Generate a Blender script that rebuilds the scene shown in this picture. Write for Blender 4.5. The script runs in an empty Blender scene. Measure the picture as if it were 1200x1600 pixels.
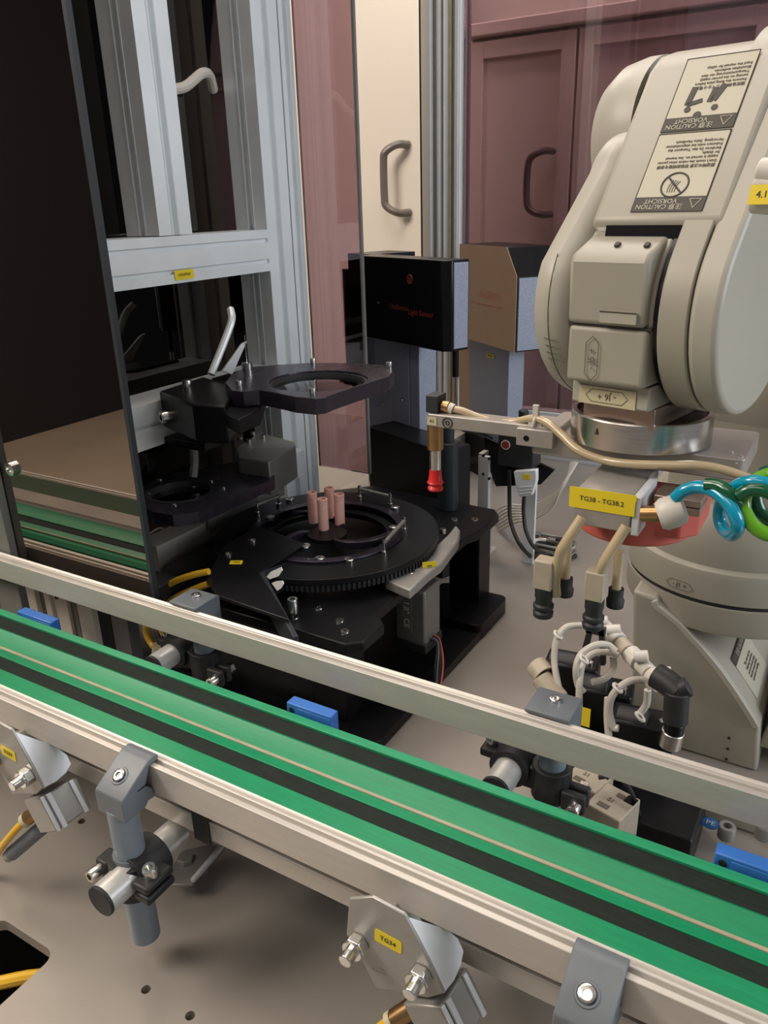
import bpy, bmesh, math, random
from mathutils import Vector, Matrix, Quaternion
random.seed(7)
S = bpy.context.scene
COL = S.collection
# ------------------------------------------------------------------ camera
FPX = 1232.0
CR = Vector((0.8598, 0.5098, -0.0278)).normalized()      # camera right in world
CF = Vector((-0.4836, 0.7956, -0.3650)).normalized()     # camera forward
CD = CF.cross(CR).normalized()                           # camera down
CR = CD.cross(CF).normalized()
CAM = Vector((0, 0, 0.62))
cd = bpy.data.cameras.new('camera'); cam = bpy.data.objects.new('camera', cd); COL.objects.link(cam)
cd.sensor_fit = 'VERTICAL'; cd.sensor_height = 36.0; cd.lens = FPX * 36.0 / 1600.0; cd.clip_start = 0.02; cd.clip_end = 60
cam.matrix_world = Matrix(((CR.x, -CD.x, -CF.x, CAM.x), (CR.y, -CD.y, -CF.y, CAM.y), (CR.z, -CD.z, -CF.z, CAM.z), (0, 0, 0, 1)))
S.camera = cam
# ------------------------------------------------------------------ light, world, exposure
S.view_settings.view_transform = 'Standard'; S.view_settings.look = 'None'
S.view_settings.gamma = 1.0; S.view_settings.exposure = 0.12
try: S.view_settings.use_curve_mapping = False
except Exception: pass
W = bpy.data.worlds.new('world'); S.world = W; W.use_nodes = True
W.node_tree.nodes['Background'].inputs[0].default_value = (0.72, 0.74, 0.80, 1)
W.node_tree.nodes['Background'].inputs[1].default_value = 0.20
def area(name, loc, tgt, sx, sy, power, col):
    d = bpy.data.lights.new(name, 'AREA'); d.shape = 'RECTANGLE'; d.size = sx; d.size_y = sy; d.energy = power; d.color = col
    o = bpy.data.objects.new(name, d); COL.objects.link(o); o.location = loc
    o.rotation_euler = (Vector(tgt) - Vector(loc)).to_track_quat('-Z', 'Y').to_euler(); return o
area('window_light', (2.6, 0.9, 1.3), (-0.3, 0.8, 0.2), 1.8, 1.4, 60, (0.86, 0.93, 1.0))
area('ceiling_light', (-0.9, 0.9, 2.45), (-0.7, 0.8, 0.0), 1.4, 0.8, 20, (1.0, 0.90, 0.80))
area('room_light', (-1.2, 2.12, 2.4), (-1.1, 2.4, 0.5), 2.6, 0.35, 36, (1.0, 0.93, 0.86))
area('front_fill_light', (-0.7, -0.9, 2.5), (-0.6, 0.6, 0.2), 1.6, 0.6, 16, (1.0, 0.94, 0.88))  # fill lamp added behind the camera to brighten rods, columns and wrist
area('aisle_light', (-2.6, -1.0, 2.45), (-2.4, -1.1, 0.0), 2.0, 1.2, 120, (1.0, 0.90, 0.78))

# ------------------------------------------------------------------ pixel -> point on a known plane
def ray(px, py): return CR * (px - 600) / FPX + CD * (py - 800) / FPX + CF
def P(px, py, x=None, y=None, z=None):
    r = ray(px, py)
    t = (z - CAM.z) / r.z if z is not None else ((x - CAM.x) / r.x if x is not None else (y - CAM.y) / r.y)
    return CAM + r * t
def PPL(px, py, pt, n):
    r = ray(px, py); n = Vector(n); return CAM + r*((Vector(pt)-CAM).dot(n)/r.dot(n))
class Frame:
    def __init__(s, o, yaw):
        s.o = Vector(o); s.yaw = math.radians(yaw); s.R = Matrix.Rotation(s.yaw, 3, 'Z')
    def loc(s, w): return s.R.transposed() @ (Vector(w) - s.o)
    def P(s, px, py, x=None, y=None, z=None):
        c = s.loc(CAM); r = s.R.transposed() @ ray(px, py)
        t = (z - c.z) / r.z if z is not None else ((x - c.x) / r.x if x is not None else (y - c.y) / r.y)
        return c + r * t

# ------------------------------------------------------------------ materials
MATS = {}
def mat(name, col, rough=0.5, metal=0.0, noise=0.0, nscale=60, bump=0.0, bscale=400, spec=0.5, coat=0.0, stretch=None, emit=None):
    if name in MATS: return MATS[name]
    m = bpy.data.materials.new(name); m.use_nodes = True; nt = m.node_tree; b = nt.nodes['Principled BSDF']
    b.inputs['Base Color'].default_value = (*col, 1); b.inputs['Roughness'].default_value = rough; b.inputs['Metallic'].default_value = metal
    b.inputs['Specular IOR Level'].default_value = spec; b.inputs['Coat Weight'].default_value = coat
    tc = nt.nodes.new('ShaderNodeTexCoord'); mp = nt.nodes.new('ShaderNodeMapping'); nt.links.new(tc.outputs['Object'], mp.inputs['Vector'])
    if stretch: mp.inputs['Scale'].default_value = stretch
    if noise > 0:
        n = nt.nodes.new('ShaderNodeTexNoise'); n.inputs['Scale'].default_value = nscale; n.inputs['Detail'].default_value = 4
        nt.links.new(mp.outputs[0], n.inputs['Vector'])
        r = nt.nodes.new('ShaderNodeValToRGB'); r.color_ramp.elements[0].position = 0.3; r.color_ramp.elements[1].position = 0.7
        r.color_ramp.elements[0].color = (*[c * (1 - noise) for c in col], 1); r.color_ramp.elements[1].color = (*[min(1, c * (1 + noise)) for c in col], 1)
        nt.links.new(n.outputs['Fac'], r.inputs[0]); nt.links.new(r.outputs[0], b.inputs['Base Color'])
        mr = nt.nodes.new('ShaderNodeMapRange'); mr.inputs[3].default_value = max(0.02, rough - 0.06); mr.inputs[4].default_value = min(1, rough + 0.06)
        nt.links.new(n.outputs['Fac'], mr.inputs[0]); nt.links.new(mr.outputs[0], b.inputs['Roughness'])
    if bump > 0:
        n2 = nt.nodes.new('ShaderNodeTexNoise'); n2.inputs['Scale'].default_value = bscale; nt.links.new(mp.outputs[0], n2.inputs['Vector'])
        bp = nt.nodes.new('ShaderNodeBump'); bp.inputs['Strength'].default_value = bump; bp.inputs['Distance'].default_value = 0.0006
        nt.links.new(n2.outputs['Fac'], bp.inputs['Height']); nt.links.new(bp.outputs[0], b.inputs['Normal'])
    if emit: b.inputs['Emission Color'].default_value = (*col, 1); b.inputs['Emission Strength'].default_value = emit
    MATS[name] = m; return m
def pane_mat(name, tint, refl, rough=0.01, rcol=(1, 1, 1), opaque=False):
    m = bpy.data.materials.new(name); m.use_nodes = True; nt = m.node_tree; nt.nodes.clear()
    o = nt.nodes.new('ShaderNodeOutputMaterial'); t = nt.nodes.new('ShaderNodeBsdfDiffuse' if opaque else 'ShaderNodeBsdfTransparent'); g = nt.nodes.new('ShaderNodeBsdfGlossy')
    t.inputs[0].default_value = (*tint, 1); g.inputs['Color'].default_value = (*rcol, 1); g.inputs['Roughness'].default_value = rough
    lw = nt.nodes.new('ShaderNodeFresnel'); lw.inputs[0].default_value = 1.49
    mr = nt.nodes.new('ShaderNodeMath'); mr.operation = 'ADD'; mr.inputs[1].default_value = refl; mr.use_clamp = True
    mx = nt.nodes.new('ShaderNodeMixShader'); nt.links.new(lw.outputs[0], mr.inputs[0]); nt.links.new(mr.outputs[0], mx.inputs[0])
    nt.links.new(t.outputs[0], mx.inputs[1]); nt.links.new(g.outputs[0], mx.inputs[2]); nt.links.new(mx.outputs[0], o.inputs[0])
    MATS[name] = m; return m
M = dict(
 alu=mat('anodised_aluminium', (0.53, 0.49, 0.44), 0.42, 0.30, 0.05, 25, stretch=(1, 8, 8)),
 alu_cool=mat('frame_aluminium', (0.80, 0.83, 0.84), 0.36, 0.2, 0.03, 20),
 alu_white=mat('matt_aluminium_block', (0.66, 0.68, 0.70), 0.45, 0.2, 0.05, 80),
 alu_mid=mat('satin_aluminium', (0.33, 0.315, 0.29), 0.42, 0.4, 0.06, 60),
 alu_grip=mat('worn_aluminium', (0.36, 0.33, 0.30), 0.4, 0.35, 0.05, 60),
 bronze=mat('bronze_plate', (0.36, 0.27, 0.22), 0.35, 0.8, 0.05, 60),
 alu_dark=mat('grey_aluminium', (0.24, 0.235, 0.22), 0.45, 0.5, 0.06, 60),
 steel=mat('bright_steel', (0.72, 0.71, 0.68), 0.22, 1.0, 0.04, 200),
 steel_br=mat('brushed_steel', (0.62, 0.59, 0.55), 0.24, 1.0, 0.08, 40, stretch=(1, 1, 40)),
 black=mat('black_anodised', (0.007, 0.007, 0.008), 0.36, 0.0, 0.1, 60, spec=0.25),
 black_matt=mat('black_plastic', (0.016, 0.016, 0.017), 0.55, 0.0, 0.1, 80),
 black_gloss=mat('black_gloss', (0.004, 0.004, 0.005), 0.3, spec=0.25),
 powder=mat('black_powder_coat', (0.085, 0.095, 0.125), 0.34, 0.0, 0.3, 500, 0.9, 900, spec=0.9),
 powder_lit=mat('lit_powder_coat', (0.24, 0.265, 0.345), 0.34, 0.0, 0.2, 500, 0.7, 900, spec=0.8),  # lighter copy of the coat, glossy reflection put into the colour
 slate=mat('slate_cylinder', (0.022, 0.027, 0.032), 0.5),
 violet=mat('dark_violet_anodised', (0.060, 0.052, 0.070), 0.28, 0.7, 0.05, 50),
 robot=mat('robot_cream_paint', (0.345, 0.32, 0.262), 0.42, 0.0, 0.03, 6, spec=0.45),
 robot_lt=mat('robot_light_paint', (0.40, 0.375, 0.315), 0.42, 0.0, 0.02, 8),
 ink=mat('label_ink', (0.045, 0.038, 0.028), 0.6),
 ink_lt=mat('label_line', (0.12, 0.10, 0.07), 0.6),
 cream_ink=mat('cream_lettering', (0.55, 0.52, 0.42), 0.5),
 lab_cream=mat('cream_label', (0.47, 0.44, 0.34), 0.4, noise=0.03, nscale=20),
 lab_yel2=mat('aged_label', (0.56, 0.50, 0.32), 0.4),
 green=mat('green_polyethylene', (0.0, 0.215, 0.085), 0.45, 0.0, 0.10, 30, 0.15, 200, stretch=(1, 12, 12)),
 green_lt=mat('green_polyethylene_edge', (0.015, 0.27, 0.12), 0.45, 0.0, 0.12, 30, stretch=(1, 12, 12)),
 belt=mat('rubber_belt', (0.016, 0.022, 0.017), 0.75, 0.0, 0.2, 40, 0.2, 900, spec=0.15, stretch=(1, 10, 10)),
 wear=mat('beige_wear_strip', (0.34, 0.30, 0.21), 0.5, 0.0, 0.1, 40),
 grey=mat('grey_plastic', (0.13, 0.145, 0.16), 0.45, 0.0, 0.06, 60),
 greytube=mat('grey_tube', (0.20, 0.235, 0.27), 0.42, 0.0, 0.04, 40),
 tube=mat('silver_tube', (0.62, 0.61, 0.58), 0.33, 0.45, 0.04, 60),
 beige=mat('beige_plastic', (0.40, 0.34, 0.26), 0.5, 0.0, 0.06, 80),
 white=mat('white_plastic', (0.60, 0.56, 0.50), 0.4, 0.0, 0.04, 60),
 wire=mat('white_tubing', (0.50, 0.46, 0.40), 0.35),
 brass=mat('brass', (0.42, 0.25, 0.11), 0.3, 0.9, 0.1, 80),
 red=mat('red_silicone', (0.62, 0.02, 0.02), 0.35),
 redblk=mat('faded_red_plastic', (0.52, 0.10, 0.075), 0.45, 0.0, 0.06, 30),
 pink=mat('pink_wax', (1.0, 0.54, 0.45), 0.5, 0.0, 0.10, 160),
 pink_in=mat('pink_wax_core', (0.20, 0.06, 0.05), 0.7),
 blue=mat('blue_sensor_plastic', (0.03, 0.14, 0.46), 0.38, 0.0, 0.08, 50),
 yellow=mat('yellow_label', (0.80, 0.62, 0.02), 0.45),
 yhose=mat('yellow_tubing', (0.72, 0.42, 0.03), 0.3),
 bhose=mat('blue_tubing', (0.0, 0.27, 0.42), 0.22, coat=0.4),
 ghose=mat('green_tubing', (0.12, 0.36, 0.01), 0.25, coat=0.4),
 dghose=mat('dark_green_tubing', (0.0, 0.08, 0.03), 0.25, coat=0.4),
 clear=mat('milky_tubing', (0.46, 0.36, 0.22), 0.25, coat=0.3),
 cream=mat('cream_cabinet', (0.88, 0.80, 0.70), 0.5, 0.0, 0.01, 4),
 creamdk=mat('cabinet_handle', (0.20, 0.17, 0.15), 0.4, 0.3),
 table=mat('beige_steel_plate', (0.325, 0.29, 0.255), 0.36, 0.25, 0.07, 5, 0.05, 300),
 floor=mat('floor_lino', (0.42, 0.34, 0.26), 0.5, 0.0, 0.06, 3),
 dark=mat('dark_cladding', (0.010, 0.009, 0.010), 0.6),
 wall=mat('painted_wall', (0.62, 0.58, 0.53), 0.7, 0.0, 0.02, 3),
 sensorface=mat('tan_panel', (0.50, 0.33, 0.21), 0.4, 0.0, 0.03, 20),  # tan puts the reflection on the glossy sensor face into the colour
 redink=mat('dark_red_print', (0.22, 0.03, 0.03), 0.5),
 redink2=mat('pale_red_print', (0.55, 0.20, 0.13), 0.5),
 greyink=mat('grey_print', (0.12, 0.11, 0.11), 0.5),
 bluesign=mat('blue_disc', (0.02, 0.12, 0.35), 0.4),
)
M['door'] = pane_mat('smoked_mirror_acrylic', (0.004, 0.003, 0.004), 0.24, rcol=(1.0, 0.9, 0.82), opaque=True)
M['purple'] = pane_mat('purple_tinted_acrylic', (0.65, 0.53, 0.57), 0.045)
M['dpane'] = pane_mat('dark_tinted_acrylic', (0.14, 0.11, 0.12), 0.10, rcol=(0.95, 0.88, 0.82))
M['lens'] = pane_mat('lens_glass', (0.95, 0.95, 0.96), 0.02)

# ------------------------------------------------------------------ mesh builder
OFF = {}
def rot_to(d):
    d = Vector(d).normalized(); return d.to_track_quat('Z', 'Y').to_matrix()
class G:
    def __init__(s): s.b = bmesh.new()
    def _pts(s, vs, R, c):
        return [s.b.verts.new((R @ Vector(v) if R else Vector(v)) + Vector(c)) for v in vs]
    def bb(s, x0, x1, y0, y1, z0, z1):
        if x0 > x1: x0, x1 = x1, x0
        if y0 > y1: y0, y1 = y1, y0
        if z0 > z1: z0, z1 = z1, z0
        v = s._pts([(x0,y0,z0),(x1,y0,z0),(x1,y1,z0),(x0,y1,z0),(x0,y0,z1),(x1,y0,z1),(x1,y1,z1),(x0,y1,z1)], None, (0,0,0))
        for f in ((3,2,1,0),(4,5,6,7),(0,1,5,4),(1,2,6,5),(2,3,7,6),(3,0,4,7)): s.b.faces.new([v[i] for i in f])
        return s
    def box(s, c, size, R=None):
        a, b_, d = [q / 2 for q in size]
        v = s._pts([(-a,-b_,-d),(a,-b_,-d),(a,b_,-d),(-a,b_,-d),(-a,-b_,d),(a,-b_,d),(a,b_,d),(-a,b_,d)], R, c)
        for f in ((3,2,1,0),(4,5,6,7),(0,1,5,4),(1,2,6,5),(2,3,7,6),(3,0,4,7)): s.b.faces.new([v[i] for i in f])
        return s
    def lathe(s, prof, o, d=(0,0,1), n=28, a0=0.0, a1=2*math.pi, caps=True):
        R = rot_to(d); o = Vector(o); full = abs(a1 - a0 - 2*math.pi) < 1e-6; m = n if full else n + 1; rings = []
        for r, z in prof:
            if r < 1e-6: rings.append([s.b.verts.new(R @ Vector((0,0,z)) + o)])
            else: rings.append([s.b.verts.new(R @ Vector((r*math.cos(a0+(a1-a0)*i/n), r*math.sin(a0+(a1-a0)*i/n), z)) + o) for i in range(m)])
        for k in range(len(rings)-1):
            A, B = rings[k], rings[k+1]
            for i in range(n if full else n):
                j = (i+1) % m
                if not full and i == n: continue
                if len(A) == 1 and len(B) == 1: continue
                if len(A) == 1: s.b.faces.new((A[0], B[j], B[i]))
                elif len(B) == 1: s.b.faces.new((A[i], A[j], B[0]))
                else: s.b.faces.new((A[i], A[j], B[j], B[i]))
        if caps and full:
            if len(rings[0]) > 1: s.b.faces.new(list(reversed(rings[0])))
            if len(rings[-1]) > 1: s.b.faces.new(rings[-1])
        return s
    def cyl(s, p0, p1, r0, r1=None, n=20):
        p0 = Vector(p0); p1 = Vector(p1)
        return s.lathe([(r0, 0), (r0 if r1 is None else r1, (p1-p0).length)], p0, p1-p0, n)
    def pipe(s, p0, p1, r0, ri, n=24):
        p0 = Vector(p0); p1 = Vector(p1); L = (p1-p0).length
        return s.lathe([(ri,0),(r0,0),(r0,L),(ri,L),(ri,0)], p0, p1-p0, n, caps=False)
    def ring(s, c, d, R_, r, n=32, m=8):
        Q_ = rot_to(d); c = Vector(c); rows = []
        for i in range(n):
            a = 2*math.pi*i/n
            rows.append([s.b.verts.new(Q_ @ Vector(((R_+r*math.cos(t))*math.cos(a), (R_+r*math.cos(t))*math.sin(a), r*math.sin(t))) + c) for t in [2*math.pi*k/m for k in range(m)]])
        for i in range(n):
            for k in range(m): s.b.faces.new((rows[i][k], rows[(i+1)%n][k], rows[(i+1)%n][(k+1)%m], rows[i][(k+1)%m]))
        return s
    def tube(s, pts, r, n=10, sub=6):
        pts = [Vector(p) for p in pts]
        if len(pts) > 2 and sub > 1:
            q = []; ex = [pts[0]*2-pts[1]] + pts + [pts[-1]*2-pts[-2]]
            for i in range(1, len(ex)-2):
                a, b_, c, d = ex[i-1:i+3]
                for k in range(sub):
                    t = k/sub; q.append(0.5*((2*b_)+(-a+c)*t+(2*a-5*b_+4*c-d)*t*t+(-a+3*b_-3*c+d)*t**3))
            q.append(pts[-1]); pts = q
        T = [(pts[min(i+1,len(pts)-1)]-pts[max(i-1,0)]).normalized() for i in range(len(pts))]
        u = T[0].orthogonal().normalized(); rings = []
        for i, p in enumerate(pts):
            if i: u = (T[i-1].rotation_difference(T[i]) @ u); u = (u - T[i]*u.dot(T[i])).normalized()
            w = T[i].cross(u); rr = r[i] if isinstance(r, list) else r
            rings.append([s.b.verts.new(p + (u*math.cos(2*math.pi*k/n) + w*math.sin(2*math.pi*k/n))*rr) for k in range(n)])
        for i in range(len(rings)-1):
            for k in range(n): s.b.faces.new((rings[i][k], rings[i][(k+1)%n], rings[i+1][(k+1)%n], rings[i+1][k]))
        s.b.faces.new(list(reversed(rings[0]))); s.b.faces.new(rings[-1]); return s
    def prism(s, poly, ax, a0, a1):
        def mk(u, v, w): return {'x': (w, u, v), 'y': (u, w, v), 'z': (u, v, w)}[ax]
        A = [s.b.verts.new(mk(u, v, a0)) for u, v in poly]; B = [s.b.verts.new(mk(u, v, a1)) for u, v in poly]; n = len(poly)
        s.b.faces.new(list(reversed(A))); s.b.faces.new(B)
        for i in range(n): s.b.faces.new((A[i], A[(i+1)%n], B[(i+1)%n], B[i]))
        return s
    def slab(s, pts, off):      # planar polygon of 3-D points, thickened by the vector off
        off = Vector(off); A = [s.b.verts.new(Vector(p)) for p in pts]; B = [s.b.verts.new(Vector(p)+off) for p in pts]; n = len(pts)
        s.b.faces.new(list(reversed(A))); s.b.faces.new(B)
        for i in range(n): s.b.faces.new((A[i], A[(i+1)%n], B[(i+1)%n], B[i]))
        return s
    def hexa(s, c, d, r, h):
        return s.lathe([(r,0),(r,h)], c, d, 6)
    def loft(s, rings):
        V = [[s.b.verts.new(p) for p in r] for r in rings]; n = len(V[0])
        for i in range(len(V)-1):
            for k in range(n): s.b.faces.new((V[i][k], V[i][(k+1)%n], V[i+1][(k+1)%n], V[i+1][k]))
        s.b.faces.new(list(reversed(V[0]))); s.b.faces.new(V[-1]); return s
    def done(s, name, m, parent=None, local=False, bevel=0.0, seg=2, sharp=35):
        b = s.b; bmesh.ops.recalc_face_normals(b, faces=b.faces)
        for f in b.faces: f.smooth = True
        for e in b.edges:
            if len(e.link_faces) == 2 and e.calc_face_angle(0) > math.radians(sharp): e.smooth = False
        loc = Vector((0,0,0))
        if parent is None:
            xs = [v.co for v in b.verts]
            lo = Vector([min(v[i] for v in xs) for i in range(3)]); hi = Vector([max(v[i] for v in xs) for i in range(3)])
            loc = Vector(((lo.x+hi.x)/2, (lo.y+hi.y)/2, lo.z)); off = loc
        else: off = Vector((0,0,0)) if local else OFF.get(parent.name, Vector((0,0,0)))
        for v in b.verts: v.co -= off
        me = bpy.data.meshes.new(name); b.to_mesh(me); b.free()
        o = bpy.data.objects.new(name, me); COL.objects.link(o); me.materials.append(m if not isinstance(m, str) else M[m])
        if parent is not None: o.parent = parent
        else: o.location = loc
        OFF[o.name] = off if not (parent is not None and local) else Vector((0,0,0))
        if bevel > 0:
            bv = o.modifiers.new('bevel', 'BEVEL'); bv.width = bevel; bv.segments = seg; bv.limit_method = 'ANGLE'; bv.angle_limit = math.radians(38)
            bv.harden_normals = False
        return o
def tag(o, label=None, cat=None, group=None, kind=None):
    if label: o['label'] = label
    if cat: o['category'] = cat
    if group: o['group'] = group
    if kind: o['kind'] = kind
    return o
def thing(name, label, cat, loc, yaw=0, group=None):
    o = bpy.data.objects.new(name, None); COL.objects.link(o); o.location = loc; o.rotation_euler = (0,0,math.radians(yaw)); o.empty_display_size = 0.02
    OFF[o.name] = Vector(loc); return tag(o, label, cat, group)
def struct(g, name, m, bevel=0.0): return tag(g.done(name, m, bevel=bevel), kind='structure')
def basis(xd, yd):
    xd = Vector(xd).normalized(); yd = Vector(yd); yd = (yd - xd*yd.dot(xd)).normalized(); z = xd.cross(yd)
    return Matrix(((xd.x, yd.x, z.x), (xd.y, yd.y, z.y), (xd.z, yd.z, z.z)))
def text(s, size, c, xd, yd, m, parent, local=False, name='lettering', center=True, ex=0.00012, sp=1.0):
    cu = bpy.data.curves.new('t', 'FONT'); cu.body = s; cu.size = size; cu.extrude = ex; cu.resolution_u = 2; cu.space_line = sp
    if center: cu.align_x = 'CENTER'; cu.align_y = 'CENTER'
    else: cu.align_y = 'TOP'
    t = bpy.data.objects.new('t', cu); COL.objects.link(t)
    dg = bpy.context.evaluated_depsgraph_get(); me = bpy.data.meshes.new_from_object(t.evaluated_get(dg))
    bpy.data.objects.remove(t); bpy.data.curves.remove(cu)
    B = basis(xd, yd).to_4x4(); off = Vector((0,0,0)) if local else OFF[parent.name]
    me.transform(Matrix.Translation(Vector(c)-off) @ B); me.materials.clear(); me.materials.append(M[m]); me.name = name
    for p in me.polygons: p.material_index = 0
    o = bpy.data.objects.new(name, me); COL.objects.link(o); o.parent = parent; OFF[o.name] = off
    return o
def sticker(c, xd, yd, w, h, m, parent, txt=None, size=0.006, tm='ink', local=False, name='sticker', th=0.0004, r=0.0):
    B = basis(xd, yd); z = B.col[2]; c = Vector(c); g = G()
    if r > 0:
        poly = []
        for cx, cy, a in ((w/2-r,h/2-r,0),(-w/2+r,h/2-r,90),(-w/2+r,-h/2+r,180),(w/2-r,-h/2+r,270)):
            for k in range(4): t = math.radians(a+30*k); poly.append((cx+r*math.cos(t), cy+r*math.sin(t)))
    else: poly = [(w/2,h/2),(-w/2,h/2),(-w/2,-h/2),(w/2,-h/2)]
    g.slab([c + B @ Vector((x, y, 0)) for x, y in poly], z*th)
    o = g.done(name, m, parent, local)
    if txt: text(txt, size, c + z*(th+0.0002), xd, yd, tm, o, local)
    return o
X, Y, Z = Vector((1,0,0)), Vector((0,1,0)), Vector((0,0,1))
def bolt(parent, c, d, r=0.004, h=0.005, m='steel', name='bolt', local=False, flat=False):
    g = G(); ri = r*0.5
    if flat: g.lathe([(0,0),(r,0),(r*0.9,h),(ri,h),(ri,h*0.3),(0,h*0.3)], c, d, 14, caps=False)
    else: g.lathe([(0,0),(r,0),(r,h*0.9),(r*0.9,h),(ri,h),(ri,h*0.4),(0,h*0.4)], c, d, 14, caps=False)
    return g.done(name, m, parent, local)
def cut(o, cutters):
    for c in cutters:
        md = o.modifiers.new('cut', 'BOOLEAN'); md.object = c; md.operation = 'DIFFERENCE'; md.solver = 'EXACT'
    dg = bpy.context.evaluated_depsgraph_get(); me = bpy.data.meshes.new_from_object(o.evaluated_get(dg)); o.modifiers.clear(); o.data = me
    for p in me.polygons: p.use_smooth = False
    for c in cutters: bpy.data.objects.remove(c)
def rrect(x0, x1, y0, y1, r, n=5):
    p = []
    for cx, cy, a in ((x1-r,y1-r,0),(x0+r,y1-r,90),(x0+r,y0+r,180),(x1-r,y0+r,270)):
        for k in range(n+1): t = math.radians(a+90*k/n); p.append((cx+r*math.cos(t), cy+r*math.sin(t)))
    return p
def slotprof(w, h, sl=0.008, dp=0.006, sides='lrtb', nslot=1):
    """rectangular profile section w x h centred on 0, with slots"""
    def side(a, b_, n):   # from a to b, slots cut inward (left of travel)
        a = Vector(a); b_ = Vector(b_); L = (b_-a).length; d = (b_-a)/L; nn = Vector((-d.y, d.x)); out = [a]
        for i in range(n):
            c = a + d*(L*(i+0.5)/n)
            out += [c-d*sl/2, c-d*sl/2+nn*dp, c+d*sl/2+nn*dp, c+d*sl/2]
        return out
    q = []
    q += side((-w/2,-h/2),(w/2,-h/2), nslot if 'b' in sides else 0)
    q += side((w/2,-h/2),(w/2,h/2), nslot if 'r' in sides else 0)
    q += side((w/2,h/2),(-w/2,h/2), nslot if 't' in sides else 0)
    q += side((-w/2,h/2),(-w/2,-h/2), nslot if 'l' in sides else 0)
    return [(v.x, v.y) for v in q]

# ================================================================== SETTING
tb = G().bb(-1.75, 0.75, 0.06, 2.02, -0.012, 0.0).done('machine_table', 'table')
cutters = []
pc = [P(15,1441,z=0), P(84,1487,z=0), P(-2,1580,z=0), P(-90,1520,z=0)]
x0, x1_ = -0.612, -0.531; y0, y1_ = 0.19, 0.2835
cutters.append(G().prism(rrect(x0, x1_, y0, y1_, 0.012), 'z', -0.05, 0.05).done('cutter', 'table'))
holes = [P(228,1546,z=0), P(297,1587,z=0), P(128,1283,z=0), P(375,1610,z=0)]
for h in holes: cutters.append(G().cyl((h.x,h.y,-0.05),(h.x,h.y,0.05),0.0042).done('cutter','table'))
cut(tb, cutters)
tag(tb, 'beige painted steel machine table carrying the conveyor, rotary stand and robot', 'table')
# under-table cabinet
struct(G().bb(-1.75,0.75,0.06,2.02,-0.30,-0.29), 'trim_1', 'dark')
cb = G(); cb.tube([(-0.75,0.262,-0.045),(-0.66,0.255,-0.035),(-0.60,0.243,-0.035),(-0.55,0.275,-0.03),(-0.50,0.33,-0.06)],0.006)
tag(cb.done('yellow_cable','yhose'),'yellow cable visible inside the rounded table cut-out','cable')
cb = G(); cb.tube([(-0.75,0.235,-0.05),(-0.66,0.235,-0.06),(-0.60,0.225,-0.08),(-0.55,0.235,-0.12)],0.007)
tag(cb.done('grey_cable','grey'),'dark grey cable under the yellow one in the table cut-out','cable')
cb = G(); cb.bb(-0.74,-0.53,0.345,0.385,-0.06,-0.015)
tag(cb.done('cable_duct','alu_dark',bevel=0.002),'grey cable duct under the table edge of the cut-out','cable duct')
# room
struct(G().bb(-5.2,3.2,-3.2,2.62,-0.80,-0.75), 'floor', 'floor')
struct(G().bb(-5.2,3.2,2.62,2.70,-0.75,2.6), 'wall_back', 'wall')
struct(G().bb(-5.2,3.2,-3.2,2.7,2.6,2.65), 'ceiling', 'wall')
struct(G().bb(-4.70,-4.62,-3.2,1.9,-0.75,2.6), 'wall_left', 'dark')
# ---- cabinets behind the machine
CY = 2.40
def cabinet(x0, xm, x1, ztop, label, handle_right=True):
    t = thing('cabinet', label, 'cabinet', ((x0+x1)/2, CY+0.1, -0.75), group=None)
    G().bb(x0,x1,CY+0.02,CY+0.21,-0.75,ztop).done('body','cream',t,bevel=0.003)
    G().bb(x0-0.01,x1+0.01,CY-0.02,CY+0.21,ztop,ztop+0.035).done('cornice','cream',t,bevel=0.004)
    for a, b_, hx in ((x0,xm,xm-0.075),(xm,x1,xm+0.075)):
        fr = G(); w = 0.045
        fr.bb(a+0.004,a+w,CY-0.004,CY+0.02,-0.72,ztop-0.01); fr.bb(b_-w,b_-0.004,CY-0.004,CY+0.02,-0.72,ztop-0.01)
        fr.bb(a+w,b_-w,CY-0.004,CY+0.02,ztop-0.01-w,ztop-0.01); fr.bb(a+w,b_-w,CY-0.004,CY+0.02,-0.72,-0.72+w)
        d = fr.done('door','cream',t,bevel=0.002)
        G().bb(a+w,b_-w,CY+0.013,CY+0.019,-0.72+w,ztop-0.01-w).done('door_panel','cream',d)
        hz0, hz1 = 0.575, 0.745
        if hx > xm: continue
        h = G(); h.tube([(hx+0.02,CY-0.002,hz1),(hx+0.01,CY-0.05,hz1),(hx-0.02,CY-0.06,hz1-0.012),(hx-0.034,CY-0.06,hz1-0.04),(hx-0.034,CY-0.06,hz0+0.04),(hx-0.02,CY-0.06,hz0+0.012),(hx+0.01,CY-0.05,hz0),(hx+0.02,CY-0.002,hz0)],0.010,8,4)
        h.done('handle','creamdk',d)
    return t
cabinet(-1.12,-0.795,-0.30,1.055,'cream double-door cabinet seen through the right purple pane')
cabinet(-0.28,0.15,0.58,1.055,'cream double-door cabinet behind the robot arm at the right edge')
c2 = thing('tall_cabinet','bright cream cabinet with a grey bow handle between the dark pane and the corner post','cabinet',(-1.75,CY,-0.75))
G().bb(-2.3,-1.27,CY-0.0,CY+0.2,-0.75,2.2).done('body','cream',c2,bevel=0.004)
dr = G().bb(-2.26,-1.275,CY-0.02,CY-0.001,-0.72,2.16).done('door','cream',c2,bevel=0.003)
p1, p2 = P(636,226,y=CY-0.03), P(636,332,y=CY-0.03)
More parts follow.
